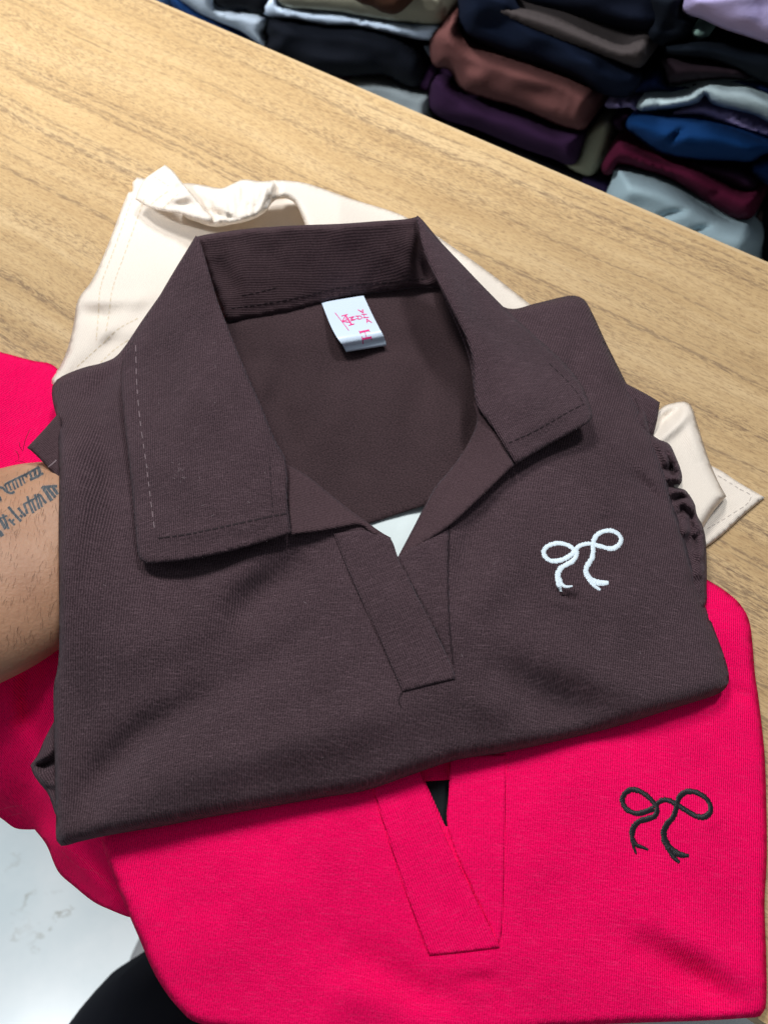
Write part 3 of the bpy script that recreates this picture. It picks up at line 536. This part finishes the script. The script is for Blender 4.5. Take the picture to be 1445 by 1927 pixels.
tat = [([(0, 395), (60, 360), (130, 345), (205, 335)], 40), ([(-60, 500), (0, 470), (45, 450)], 55), ([(230, 268), (300, 250), (360, 235), (480, 195)], 42),
       ([(-80, 780), (0, 765), (50, 775), (110, 830), (190, 862), (250, 835)], 44), ([(85, 715), (130, 820)], 34), ([(145, 690), (195, 815)], 34), ([(205, 655), (260, 800)], 36), ([(265, 640), (310, 770)], 34), ([(320, 600), (370, 740)], 36), ([(375, 600), (420, 700)], 30),
       ([(90, 715), (200, 660), (320, 600), (420, 560), (560, 480), (650, 420)], 40), ([(410, 540), (450, 600)], 36), ([(490, 500), (540, 640)], 46), ([(570, 460), (600, 600)], 56), ([(640, 430), (670, 560)], 60), ([(500, 640), (600, 600), (720, 530)], 46),
       ([(-20, 960), (30, 945)], 78), ([(705, 750), (860, 985)], 66), ([(770, 750), (920, 930)], 60), ([(860, 740), (960, 880)], 60), ([(705, 760), (950, 745)], 50),
       ([(-40, 1280), (30, 1330), (100, 1450)], 60), ([(50, 1210), (100, 1330), (150, 1450)], 46), ([(0, 1280), (130, 1230)], 36), ([(150, 1290), (250, 1385)], 46), ([(190, 1340), (240, 1290)], 40),
       ([(145, 1085), (240, 1200), (355, 1325)], 48), ([(305, 1100), (345, 1150), (430, 1240)], 46), ([(330, 1230), (380, 1250)], 44), ([(400, 1030), (460, 1200)], 48), ([(455, 910), (500, 1050), (560, 1190)], 46), ([(520, 960), (600, 1150)], 44), ([(580, 880), (660, 1120)], 46), ([(630, 870), (700, 1090)], 42), ([(680, 900), (765, 1030)], 46), ([(400, 1040), (560, 960), (680, 880)], 34),
       ([(-40, 1510), (0, 1500), (50, 1570)], 74)]
def tattoo_mat(edge):
    m, nt, b = mat_base('faded_tattoo_edge' if edge else 'tattoo_ink', .55, .3); tc = nt.nodes.new('ShaderNodeTexCoord').outputs['Object']
    f = noise(nt, tc, 1, (1300, 260, 500), 3, .7); c = ramp(nt, f, [(.3, lin(118, 108, 102)), (.45, lin(158, 128, 110)), (.6, lin(186, 144, 118)), (.8, lin(194, 150, 122))] if edge else [(.3, lin(48, 57, 66)), (.5, lin(72, 81, 88)), (.66, lin(104, 104, 104)), (.8, lin(150, 128, 112))])
    nt.links.new(c, b.inputs['Base Color']); return m
tt_ = ribbons('tattoo', [bv_arm], [(ZT(l), wd / 8.76 * 1.5) for l, wd in tat] + [(ZT(l), wd / 8.76 * .85) for l, wd in tat], tattoo_mat(1), person, .05, 0, .8, .1)
tt_.data.materials.append(tattoo_mat(0)); nf_ = len(tt_.data.polygons)
for p_ in tt_.data.polygons: p_.material_index = int(p_.index >= nf_ / 2)
for v_ in {v for p in tt_.data.polygons if p.material_index for v in p.vertices}: tt_.data.vertices[v_].co.z += .00006
# arm hair
hs = []
for i in range(5):
    x, y = random.uniform(-30, 50), random.uniform(838, 880); a = random.uniform(-2.6, -.9); L_ = random.uniform(18, 46); c_ = random.uniform(-.8, .8)
    hs.append([(x + L_ * s * math.cos(a + c_ * s), y + L_ * s * math.sin(a + c_ * s), s) for s in np.linspace(0, 1, 6)])
co, fs = [], []
for h in hs:
    base = cast([bv_arm], *[max(h[0][0], -30), max(h[0][1], 872)])
    z0 = base[0][2] if base else .045
    pts = [P(x, y, z0 + .004 * math.sin(s * 2)) for x, y, s in h]
    tube(co, fs, pts, [.00010] * 5 + [.00004], n=5, sub=2)
for i in range(260):                                   # fine short hairs lying along the forearm
    x, y = random.uniform(-20, 110), random.uniform(880, 1220); a = math.radians(random.gauss(100, 12)); L_ = random.uniform(8, 18)
    pts = []
    for s in (0, .5, 1):
        h = cast([bv_arm], x + L_ * s * math.cos(a), y + L_ * s * math.sin(a))
        if h is None: break
        pts.append(h[0] + h[1] * .0003 * s * 2)
    if len(pts) == 3: tube(co, fs, pts, [.000028, .000028, .000012], n=4, sub=1)
hr = mesh_obj('arm_hair', co, fs, plain('dark_hair', lin(52, 36, 28), .6, .3), person); hr['kind'] = 'stuff'
# leg: black trousers, grey shoe
co, fs = [], []
K = P(322, 1968, -.40)
tube(co, fs, [K + np.array([-.12, -.42, .22]), K + np.array([-.075, -.24, .13]), K + np.array([-.03, -.09, .035]), K + np.array([0, 0, -.005]), K + np.array([.012, -.025, -.10]), K + np.array([.02, -.05, -.22]), K + np.array([.02, -.04, -.335])], [.10, .095, .086, .074, .066, .06, .06], n=32, sub=8)
co = np.array(co); co += (fbm(co[:, 0] * 22 + co[:, 2] * 9, co[:, 1] * 22 + co[:, 2] * 14)[:, None]) * np.array([.022, .022, .014]) + fbm(co[:, 0] * 60 - co[:, 1] * 40, co[:, 2] * 55 + co[:, 1] * 30, 2)[:, None] * .007
mesh_obj('trousers', co, fs, fabric('black_trouser_cloth', lin(32, 34, 42), 1.2, .03, .1, .3, .4), person)
S0 = P(316, 1796, FLOOR + .05); co, fs = [], []
dirv = np.array([-.05, -1, 0]) / 1.001
def shoe_sec(co, fs, z0, z1, ex):
    n = 36; L_ = .27; ring = []
    for zz, sc in z0:
        b = len(co)
        for i in range(n):
            th = 2 * math.pi * i / n; u = math.cos(th); v = math.sin(th)
            wdt = .052 * (1 + .12 * u) * sc + ex; ln = L_ / 2 * sc + ex
            co.append(S0 + np.array([.0, -.085, 0]) + np.array([v * wdt, u * ln, 0]) + np.array([0, 0, zz - .05]))
        ring.append(b)
    for a, b in zip(ring, ring[1:]):
        for i in range(n): fs.append((a + i, a + (i+1) % n, b + (i+1) % n, b + i))
    fs.append(tuple(ring[-1] + i for i in range(n))); fs.append(tuple(ring[0] + i for i in range(n))[::-1])
shoe_sec(co, fs, [(.026, 1), (.04, 1.0), (.055, .97), (.07, .9), (.08, .78), (.086, .6), (.088, .35)], 0, 0)
shoe = mesh_obj('shoe', co, fs, plain('grey_suede', lin(160, 160, 162), .9, .2, .1, 40, .3), person)
co, fs = [], []; shoe_sec(co, fs, [(.001, .98), (.006, 1.0), (.025, 1.0)], 0, .003)
mesh_obj('sole', co, fs, plain('pale_rubber', lin(206, 206, 204), .7, .3), shoe)
# ------------------------------------------------------------------ brown shirt
bb = P(700, 1200, .015)
brown = empty('collared_shirt', (bb[0], bb[1], .015), 'dark brown open-collar shirt with a white embroidered bow, topmost on the table', 'shirt', 'open-collar shirts with an embroidered bow on the chest')
TB = tps([(100, 735, 26), (160, 690, 27), (222, 670, 29), (112, 850, 48), (112, 1000, 53), (112, 1150, 51), (105, 1300, 41), (103, 1450, 34), (110, 1585, 30), (300, 1555, 31), (500, 1520, 31), (700, 1485, 31), (950, 1415, 31), (1160, 1365, 30), (1350, 1305, 28), (1370, 1280, 27), (1330, 1110, 26), (1285, 930, 24), (1190, 740, 19), (1110, 575, 16), (1080, 557, 16), (960, 578, 21),
          (300, 1200, 47), (500, 1200, 46), (700, 1150, 45), (700, 1350, 42), (400, 1400, 42), (1000, 1000, 42), (1000, 1250, 40), (1200, 1200, 33), (1150, 950, 37), (1080, 1180, 39.5), (1100, 750, 30), (790, 1060, 44), (400, 600, 45), (480, 800, 47), (620, 960, 46), (748, 1048, 44), (850, 960, 45), (900, 800, 44), (850, 600, 40), (370, 450, 34), (790, 412, 30), (250, 900, 46), (300, 700, 41), (200, 800, 40)])
FRONT = [(98, 742), (99, 727), (108, 714), (130, 702), (160, 691), (195, 682), (222, 668), (270, 600), (340, 500), (372, 452, 1), (395, 520), (425, 620), (480, 760), (530, 872), (575, 905), (690, 990), (735, 1013, 1), (748, 1048, 1), (800, 1010, 1), (900, 925), (930, 860), (900, 770), (880, 660), (830, 540), (790, 412, 1), (840, 470), (900, 540), (955, 580), (1010, 570), (1060, 558), (1080, 556), (1098, 563), (1112, 585), (1140, 645), (1190, 745), (1223, 812), (1248, 877), (1264, 942), (1281, 995), (1297, 1048), (1310, 1092), (1336, 1165), (1363, 1238), (1371, 1275), (1366, 1293), (1350, 1306), (1270, 1332), (1160, 1367), (1090, 1385), (950, 1416), (860, 1430), (780, 1456), (690, 1487), (600, 1502), (500, 1520), (400, 1537), (300, 1556), (200, 1573), (150, 1584), (116, 1592), (107, 1582), (106, 1540), (104, 1450), (102, 1350), (102, 1290), (110, 1250), (112, 1180), (111, 1000), (112, 880), (108, 790), (102, 765)]
ROLL_L = FRONT[60:] + FRONT[:7]; ROLL_B = FRONT[40:61]; ROLL_R = FRONT[27:42]
CR_B = [([(150, 770), (200, 722), (226, 684)], 22, -2.6),
        ([(590, 1050), (545, 1085), (480, 1130), (430, 1190)], 40, -3.5), ([(520, 1020), (450, 1080), (380, 1130)], 36, 2.2),
        ([(140, 1540), (190, 1460), (270, 1380), (420, 1300)], 34, -3.4), ([(180, 1560), (320, 1470), (560, 1400), (820, 1310)], 48, 2.4),
        ([(320, 1330), (500, 1250), (640, 1160)], 44, -1.6), ([(200, 1240), (330, 1200), (450, 1140)], 44, 1.6),
        ([(1040, 1108), (1058, 1121), (1090, 1130)], 6, -2.6), ([(1035, 1128), (1065, 1135), (1090, 1140)], 9, .8), ([(1120, 985), (1150, 975)], 9, -.9),
        ([(1183, 880), (1225, 925), (1262, 965)], 9, -1.6), ([(1195, 865), (1240, 915)], 13, 1.2),
        ([(960, 925), (900, 990), (860, 1100)], 34, -2.4), ([(1000, 1030), (930, 1090), (880, 1160)], 34, 1.8),
        ([(900, 1240), (1050, 1330), (1150, 1345)], 44, -3), ([(1000, 1220), (1180, 1290), (1300, 1290)], 50, 2.4), ([(870, 1300), (960, 1350)], 34, 1.6),
        ([(1090, 640), (1075, 700), (1110, 760)], 22, -2), ([(1150, 790), (1180, 850), (1180, 900)], 34, 1.4),
        ([(130, 800), (150, 950), (140, 1100)], 22, 1.6), ([(190, 760), (205, 900), (225, 1050)], 24, -2.0)]
def z_front(px, py, d=None):
    z = TB(px, py) + 1.65 * creases(px, py, CR_B) + 1.5 * fbm(px / 230 + 4, py / 190 + 1, 2)
    dl, _ = segdist(px, py, ROLL_L); db, _ = segdist(px, py, ROLL_B); dr, _ = segdist(px, py, ROLL_R)
    z = z - roll(db, 30, 11) - roll(dl, 13, 6) - roll(dr, 18, 7)
    return np.maximum(z, np.where(py > 1250, TP(px, py) + 2.2, 0))
fp, bv_f = sheet('front_panel', FRONT, z_front, M_brown, brown, 8.5, 1.0, 90, 1.3)
# lining of the neck: the back of the shirt, and the pale insert below it
TI = tps([(420, 590, 31), (620, 570, 30), (820, 540, 28), (400, 530, 31), (620, 510, 29), (840, 490, 27), (890, 700, 31), (900, 880, 33), (660, 750, 28.5), (560, 830, 29.5), (520, 800, 32), (440, 700, 33), (740, 980, 29), (800, 850, 29)])
CRI = [([(560, 640), (520, 760), (560, 860)], 28, -2.2), ([(770, 600), (820, 680), (790, 800)], 30, -2.0), ([(720, 640), (730, 760), (700, 900)], 40, 1.8), ([(440, 620), (470, 700)], 22, -1.6), ([(860, 640), (870, 760), (840, 880)], 24, 2.2), ([(640, 700), (640, 820)], 26, 1.2)]
bi_, bv_in = sheet('back_panel', [(385, 530, 1), (600, 530), (840, 500, 1), (905, 640), (950, 800), (950, 905, 1), (800, 949), (694, 984), (640, 1000, 1), (500, 900), (430, 740)], lambda px, py, d: TI(px, py) + 1.9 * creases(px, py, CRI) + .8 * fbm(px / 90, py / 90), M_brown_in, brown, 8, .9, 100)
sheet('inner_panel', [(640, 960, 1), (860, 890, 1), (850, 1000, 1), (760, 1085, 1), (700, 1060, 1)], lambda px, py, d: 26.5 + 0 * px + creases(px, py, [([(770, 970), (745, 1050)], 6, .8)]), M_white, brown, 10, .8, 90, label='pale white insert showing in the open neck')
# collar: the standing band at the back and its two leaves
TK = tps([(372, 447, 60), (480, 432, 61), (580, 424, 61), (700, 416, 60), (787, 408, 59), (400, 530, 47), (425, 604, 33), (520, 590, 32), (620, 566, 31.5), (740, 552, 31), (822, 543, 31), (838, 540, 31), (600, 500, 46), (800, 480, 46)])
KB = [(371, 445, 1), (395, 440), (470, 430), (560, 424), (640, 421), (710, 416), (765, 412), (787, 407, 1), (796, 440), (812, 490), (835, 541, 1), (790, 541), (730, 549), (670, 556), (620, 567), (560, 583), (500, 595), (455, 602), (424, 607, 1), (408, 560), (388, 500)]
kb, bv_k = sheet('collar_band', KB, lambda px, py, d: TK(px, py) - roll(d, 7, 1.6) + creases(px, py, [([(800, 440), (790, 490), (808, 535)], 14, -4), ([(770, 425), (780, 480), (760, 530)], 18, 1.4), ([(410, 480), (440, 560)], 20, -1.6), ([(428, 592), (500, 579), (560, 568), (620, 553), (680, 543), (740, 537), (826, 530)], 3.2, -.45)]) + .6 * fbm(px / 60, py / 60), M_brown_rib, brown, 6.5, 1.8, 174)
TLL = tps([(371, 444, 60.5), (398, 520, 58.5), (425, 606, 56.5), (480, 740, 55), (522, 838, 53.5), (541, 890, 53), (546, 1003, 52.5), (440, 1034, 55.5), (350, 1052, 56), (275, 1056, 55), (262, 1045, 54.5), (245, 900, 52), (231, 770, 48), (228, 690, 45), (255, 630, 45.5), (300, 555, 50), (400, 800, 59), (330, 650, 54), (400, 950, 58), (300, 900, 56)])
LL = [(369, 443, 1), (376, 452), (392, 505), (408, 560), (426, 608), (455, 680), (490, 760), (520, 832), (536, 860), (541, 890), (541, 940), (548, 1003, 1), (500, 1019), (450, 1033), (400, 1045), (350, 1054), (310, 1058), (280, 1060), (266, 1055), (260, 1044), (252, 960), (243, 870), (234, 790), (228, 720), (230, 685), (243, 655), (258, 628), (290, 575), (325, 515)]
def z_ll(px, py, d):
    z = TLL(px, py) + creases(px, py, [([(300, 600), (330, 700), (300, 800)], 34, -1.6), ([(420, 700), (460, 800), (480, 900)], 40, 1.2), ([(240, 650), (300, 640), (350, 600)], 24, 1.2), ([(270, 1010), (400, 1000), (520, 975)], 14, 1.0)]) + .9 * fbm(px / 110, py / 110)
    return np.maximum(z + 1.5, z_front(px, py) + 3.4) - roll(d, 5, .7)
ll, bv_ll = sheet('collar_leaf', LL, z_ll, M_brown, brown, 6, 1.5, 86, label='left collar leaf, slightly scuffed')
TRL = tps([(786, 406, 60), (800, 470, 59), (832, 548, 57), (880, 640, 54.5), (890, 700, 53), (896, 758, 52), (935, 818, 51), (969, 871, 49.5), (1040, 836, 46.5), (1105, 795, 45), (1114, 775, 44), (1092, 722, 42), (1030, 655, 41), (960, 588, 42), (890, 525, 48), (832, 458, 55), (920, 640, 55), (980, 740, 52)])
RL = [(785, 405, 1), (796, 415), (815, 438), (832, 458), (870, 498), (915, 545), (960, 590), (1010, 635), (1060, 682), (1090, 718), (1106, 752), (1114, 778), (1112, 790), (1104, 797), (1060, 822), (1010, 850), (971, 873, 1), (955, 850), (936, 818), (912, 785), (896, 760), (891, 720), (887, 670), (872, 625), (850, 582), (832, 548), (808, 500), (793, 455)]
def z_rl(px, py, d):
    z = TRL(px, py) + creases(px, py, [([(800, 440), (850, 540), (890, 620)], 20, 2.0), ([(870, 520), (930, 620), (960, 700)], 30, -1.2), ([(950, 830), (1040, 785), (1100, 755)], 14, .9)]) + .8 * fbm(px / 100 + 5, py / 100)
    return np.maximum(z + 1.5, z_front(px, py) + 3.4) - roll(d, 5, .8)
rl, bv_rl = sheet('collar_leaf', RL, z_rl, M_brown, brown, 6, 1.5, 58, label='right collar leaf, rolled at the fold')
# facings turned out below the leaves
TFL = tps([(541, 880, 51.5), (600, 915, 50), (650, 955, 49), (694, 986, 47.5), (676, 992, 48.5), (610, 1000, 51), (548, 1005, 53.5), (580, 950, 51)])
fl_, bv_fl = sheet('facing', [(536, 872, 1), (575, 893), (615, 925), (655, 957), (694, 985), (718, 1002), (736, 1012, 1), (722, 1010), (700, 1004), (679, 988), (640, 993), (600, 1000), (548, 1006, 1), (541, 940)], lambda px, py, d: TFL(px, py) - .6 - roll(d, 4, .6), M_brown_rib, brown, 5.5, 1.4, 8)
TFR = tps([(893, 762, 51), (880, 830, 47), (840, 900, 45.5), (800, 950, 45), (749, 1047, 44.5), (800, 1018, 46), (850, 984, 48), (910, 928, 49.5), (968, 874, 51), (935, 820, 51.5), (880, 910, 48)])
fr_, bv_fr = sheet('facing', [(890, 755, 1), (897, 790), (880, 835), (850, 880), (820, 915), (801, 948), (776, 996), (748, 1049, 1), (775, 1036), (810, 1014), (850, 986), (905, 935), (967, 875, 1), (936, 818), (912, 784)], lambda px, py, d: TFR(px, py) - .8 - roll(d, 4, .7) + creases(px, py, [([(885, 800), (860, 870), (800, 960)], 12, 1.2)]), M_brown_rib, brown, 5.5, 1.4, 118)
# placket: overlapping strip and the strip under it
sheet('placket', [(747, 1050, 1), (800, 1014), (846, 982, 1), (845, 1080), (848, 1180), (852, 1252, 1), (838, 1228), (800, 1150)], lambda px, py, d: z_front(px, py) + .45 - roll(d, 4, .5), M_brown, brown, 6, .4, 80, label='under strip of the placket')
bpk, bv_pk = sheet('placket', [(628, 1004, 1), (680, 998), (716, 1006), (735, 1014), (749, 1049), (790, 1130), (838, 1226), (853, 1258), (856, 1277, 1), (810, 1288), (758, 1301, 1), (744, 1270), (700, 1172), (662, 1090)], lambda px, py, d: z_front(px, py) + 1.1 - roll(d, 3, .3), M_brown, brown, 5, .9, 66, label='over strip of the placket')
# sleeves under the front
def z_gath(px, py, d):
    z = 21 + 2.0 * fbm(px / 20, py / 20) - roll(d, 12, 8)
    z += creases(px, py, [([(1232, 832), (1250, 850), (1256, 880)], 7, 4), ([(1258, 836), (1268, 862), (1278, 900)], 6, 4), ([(1246, 842), (1262, 870), (1266, 905)], 4, -4.5),
        ([(1245, 884), (1262, 882), (1276, 890)], 4, -3.5), ([(1248, 900), (1266, 899), (1280, 906)], 4, 3), ([(1252, 914), (1268, 912), (1280, 914)], 4.5, -5), ([(1258, 930), (1275, 922), (1290, 926)], 5, 3.5),
        ([(1264, 944), (1280, 934), (1296, 940)], 4, -4), ([(1270, 950), (1286, 944), (1300, 955), (1306, 975)], 6, 3.5), ([(1272, 985), (1284, 955), (1300, 970), (1300, 1000), (1288, 1030)], 4.5, -4), ([(1284, 990), (1290, 1010)], 10, 3.5),
        ([(1306, 965), (1312, 985), (1322, 1000)], 4, -3), ([(1302, 975), (1318, 996), (1326, 1012)], 4.5, 3), ([(1300, 1035), (1308, 1010), (1318, 1004)], 4, -4), ([(1312, 1090), (1316, 1050), (1322, 1020)], 7, 2)])
    return z
sheet('sleeve', [(1205, 770), (1228, 818), (1256, 832), (1272, 862), (1283, 893), (1280, 912), (1271, 916), (1290, 922), (1306, 945), (1311, 965), (1322, 992), (1327, 1015), (1329, 1060), (1329, 1100), (1326, 1142), (1308, 1150), (1240, 1000), (1180, 850)], z_gath, M_brown, brown, 4.5, 1.0, 40, label='gathered right sleeve cuff')
br_, bv_br = sheet('sleeve_hem', [(1150, 690, 1), (1178, 722, 1), (1215, 741), (1241, 757, 1), (1236, 790), (1228, 822, 1), (1205, 800), (1180, 760)], lambda px, py, d: 16.5 - roll(d, 5, 1.4), M_brown, brown, 5.5, 1.0, 120)
ribbons('stitching', [bv_br], dashes([(1194, 750), (1200, 765), (1206, 782), (1222, 796), (1232, 800)], 5, 3, 1.8), M_thread_dark, brown, .1, .2)
bl_, bv_bl = sheet('sleeve_hem', [(52, 842, 1), (80, 812), (112, 776, 1), (118, 800), (119, 900), (117, 912, 1), (95, 885), (70, 858)], lambda px, py, d: 44 - np.clip((px - 55) / 50, 0, 1) * 4.5 - roll(d, 5, 1.2), M_brown_rib, brown, 5.5, 1.0, 40)
ribbons('stitching', [bv_bl], [([(90, 880), (98, 874), (107, 866)], 2.6)], M_thread_lt, brown, .1, .2)
def z_lf(px, py, d): return 24 - roll(d, 14, 6) + creases(px, py, [([(62, 1442), (84, 1440), (110, 1428)], 7, -7), ([(64, 1436), (90, 1420), (110, 1390)], 9, 3), ([(70, 1455), (90, 1475), (110, 1480)], 7, 3), ([(80, 1462), (112, 1500)], 7, -3)])
sheet('sleeve', [(112, 1340), (100, 1362), (84, 1392), (72, 1420), (58, 1440, 1), (64, 1458), (76, 1475), (90, 1492), (98, 1512), (108, 1536), (150, 1560), (170, 1400), (140, 1330)], z_lf, M_brown, brown, 4.5, 1.0, 60, label='left sleeve folded under the front panel')
# stitching on the collar
ribbons('stitching', [bv_ll], dashes([(256, 650), (258, 720), (264, 790), (274, 860), (284, 940), (292, 1000)], 10, 9, 1.7), M_thread_lt, brown, .08, .12)
ribbons('stitching', [bv_ll], dashes([(299, 1013), (350, 1006), (400, 996), (450, 985), (500, 974), (541, 966)], 10, 3.5, 3.4) + dashes([(508, 860), (510, 920), (514, 965)], 8, 7, 1.8), M_thread_dark, brown, .12, .2)
ribbons('stitching', [bv_rl], dashes([(956, 834), (1000, 814), (1040, 792), (1075, 772), (1098, 761)], 9, 4, 2.4) + dashes([(895, 765), (920, 805), (945, 842), (960, 862)], 8, 5, 1.8) + dashes([(1095, 755), (1082, 735), (1062, 712), (1030, 682)], 8, 6, 1.6), M_thread_dark, brown, .12, .18)
ribbons('stitching', [bv_k], dashes([(436, 580), (500, 571), (560, 560), (620, 546), (680, 536), (740, 530), (805, 524)], 8, 4, 1.8) + dashes([(455, 556), (490, 549), (520, 541)], 8, 4, 1.8), M_thread_dark, brown, .1, .15)
ribbons('seam', [bv_f], [([(845, 990), (842, 1090), (846, 1180), (852, 1250)], 2.2), ([(757, 1300), (750, 1318), (755, 1330)], 2.0)], plain('dark_seam_thread', lin(46, 36, 40), .9, .1), brown, .5, .05)  # thin dark lines along the placket seam and below its end
# lint and scuffs on the brown cloth
li = []
for i in range(40):
    x, y = random.choice([(random.uniform(250, 520), random.uniform(640, 1000)), (random.uniform(130, 1250), random.uniform(1050, 1500))]); a = random.uniform(0, 6.28); L_ = random.uniform(2, 7)
    li.append(([(x, y), (x + L_ * math.cos(a), y + L_ * math.sin(a))], random.uniform(.7, 1.3)))
for i in range(12):
    x, y = random.gauss(335, 9), random.gauss(888, 9); a = random.uniform(0, 6.28); li.append(([(x, y), (x + 5 * math.cos(a), y + 5 * math.sin(a))], .9))
lt_ = ribbons('lint', [bv_f, bv_ll, bv_rl], li, plain('pale_lint', lin(112, 98, 102), .9, .1), brown, .08, .05); lt_['kind'] = 'stuff'
# white bow
ZW = lambda l: [(1000 + x / 7.225, 960 + y / 7.225) for x, y in l]
w = 9.4
satin('bow_embroidery', [bv_f], [
    (ZW([(600, 570), (540, 505), (450, 462), (340, 450), (230, 482), (165, 550), (175, 620), (240, 680), (330, 692), (430, 668), (520, 620), (585, 565)]), [w]*2),
    (ZW([(595, 520), (608, 600), (565, 685), (480, 735), (400, 785), (360, 850), (350, 930), (360, 1000), (395, 1100)]), [w, w, w, w, 11, 9, 5]),
    (ZW([(370, 930), (415, 1015), (470, 1042), (545, 1035)]), [10, 7, 4]),
    (ZW([(595, 530), (650, 485), (720, 462), (800, 455), (840, 470)]), [8, 8.5]),
    (ZW([(830, 480), (848, 395), (900, 325), (980, 288), (1070, 277), (1160, 312), (1212, 380), (1200, 450), (1130, 512), (1050, 522), (960, 498), (840, 468)]), [w]*2),
    (ZW([(828, 470), (835, 560), (820, 650), (770, 730), (735, 800), (745, 870), (800, 940), (870, 978), (950, 992), (1035, 988)]), [w, w, w, 10.5, 12.5, 13, 8]),
    (ZW([(780, 950), (850, 1030), (925, 1082)]), [8, 8, 6])], M_bow_w, brown)
# neck label: a folded satin ribbon
le = np.array([(605, 569, 30.8), (613, 590, 33.5), (622, 613, 37.5), (633, 634, 40), (643, 647, 38.8), (650, 653, 35.5)]); re_ = np.array([(684, 556, 30.8), (694, 578, 33.5), (705, 601, 37.5), (715, 620, 40), (722, 632, 38.8), (725, 641, 35.5)])
co, fs = [], []; nu = 10; tt = np.linspace(0, 5, 26)
def crv(a):
    q = np.linspace(0, 5, 61); v = np.stack([np.interp(q, range(6), a[:, i]) for i in range(3)], 1)
    for _ in range(24): v[1:-1] = (v[:-2] + 2 * v[1:-1] + v[2:]) / 4
    return np.stack([np.interp(np.arange(0, 5.001, .2), q, v[:, i]) for i in range(3)], 1)
le, re_ = crv(le), crv(re_)
for a, b in zip(le, re_):
    for i in range(nu + 1):
        q = a + (b - a) * i / nu; co.append(P(q[0], q[1], (q[2] + .5 * math.sin(i / nu * 3.1)) / 1000))
last = [np.array(c) for c in co[-(nu + 1):]]; prev_ = [np.array(c) for c in co[-5 * (nu + 1):-4 * (nu + 1)]]; first = [np.array(c) for c in co[:nu + 1]]
for s in np.linspace(.15, 1, 10):
    th = math.pi * min(s * 2.2, 1)
    for i in range(nu + 1):
        u = np.array([last[i][0] - first[i][0], last[i][1] - first[i][1], 0]); u /= np.linalg.norm(u)
        co.append(last[i] + u * .0014 * math.sin(th) - np.array([0, 0, .0016 * (1 - math.cos(th))]) - u * .012 * max(0, s - .45) - np.array([0, 0, .001 * max(0, s - .45)]))
rows = len(co) // (nu + 1)
for j in range(rows - 1):
    for i in range(nu): b = j * (nu + 1) + i; fs.append((b, b + nu + 1, b + nu + 2, b + 1))
lab = mesh_obj('neck_label', co, fs, M_satin, brown); bv_lab = BVHTree.FromPolygons([tuple(c) for c in co], fs)
ZL = lambda l: [(590 + x / 9.03, 540 + y / 9.03) for x, y in l]
ink = [([(365, 440), (480, 585), (600, 740)], 9), ([(540, 478), (595, 562), (652, 648)], 19), ([(475, 497), (580, 467)], 11), ([(598, 656), (695, 630)], 13), ([(540, 490), (490, 588)], 11), ([(488, 588), (612, 604)], 12), ([(495, 585), (590, 555)], 9), ([(548, 528), (560, 590)], 8),
       ([(598, 524), (690, 505)], 11), ([(690, 505), (625, 552)], 11), ([(625, 552), (715, 556)], 11), ([(715, 556), (632, 578)], 11),
       ([(706, 500), (795, 494)], 11), ([(752, 500), (766, 545), (800, 545), (822, 520), (795, 494)], 10), ([(766, 545), (715, 540)], 10),
       ([(815, 470), (905, 465)], 11), ([(850, 470), (872, 522)], 10), ([(838, 527), (940, 517)], 11),
       ([(752, 388), (846, 446)], 11), ([(846, 446), (834, 380)], 11), ([(795, 412), (838, 408)], 8),
       ([(908, 615), (902, 545)], 11), ([(902, 545), (990, 610)], 11), ([(906, 588), (955, 580)], 8),
       ([(780, 772), (945, 737)], 24), ([(775, 748), (800, 800)], 10), ([(930, 722), (955, 766)], 10), ([(866, 752), (900, 862)], 10), ([(832, 884), (985, 854)], 26), ([(978, 842), (985, 898)], 12), ([(820, 840), (832, 890), (842, 968)], 12)]
ribbons('lettering', [bv_lab], [(ZL(l), wd / 9.03 * 1.25) for l, wd in ink], M_ink, lab, .12, .02, 1.0)
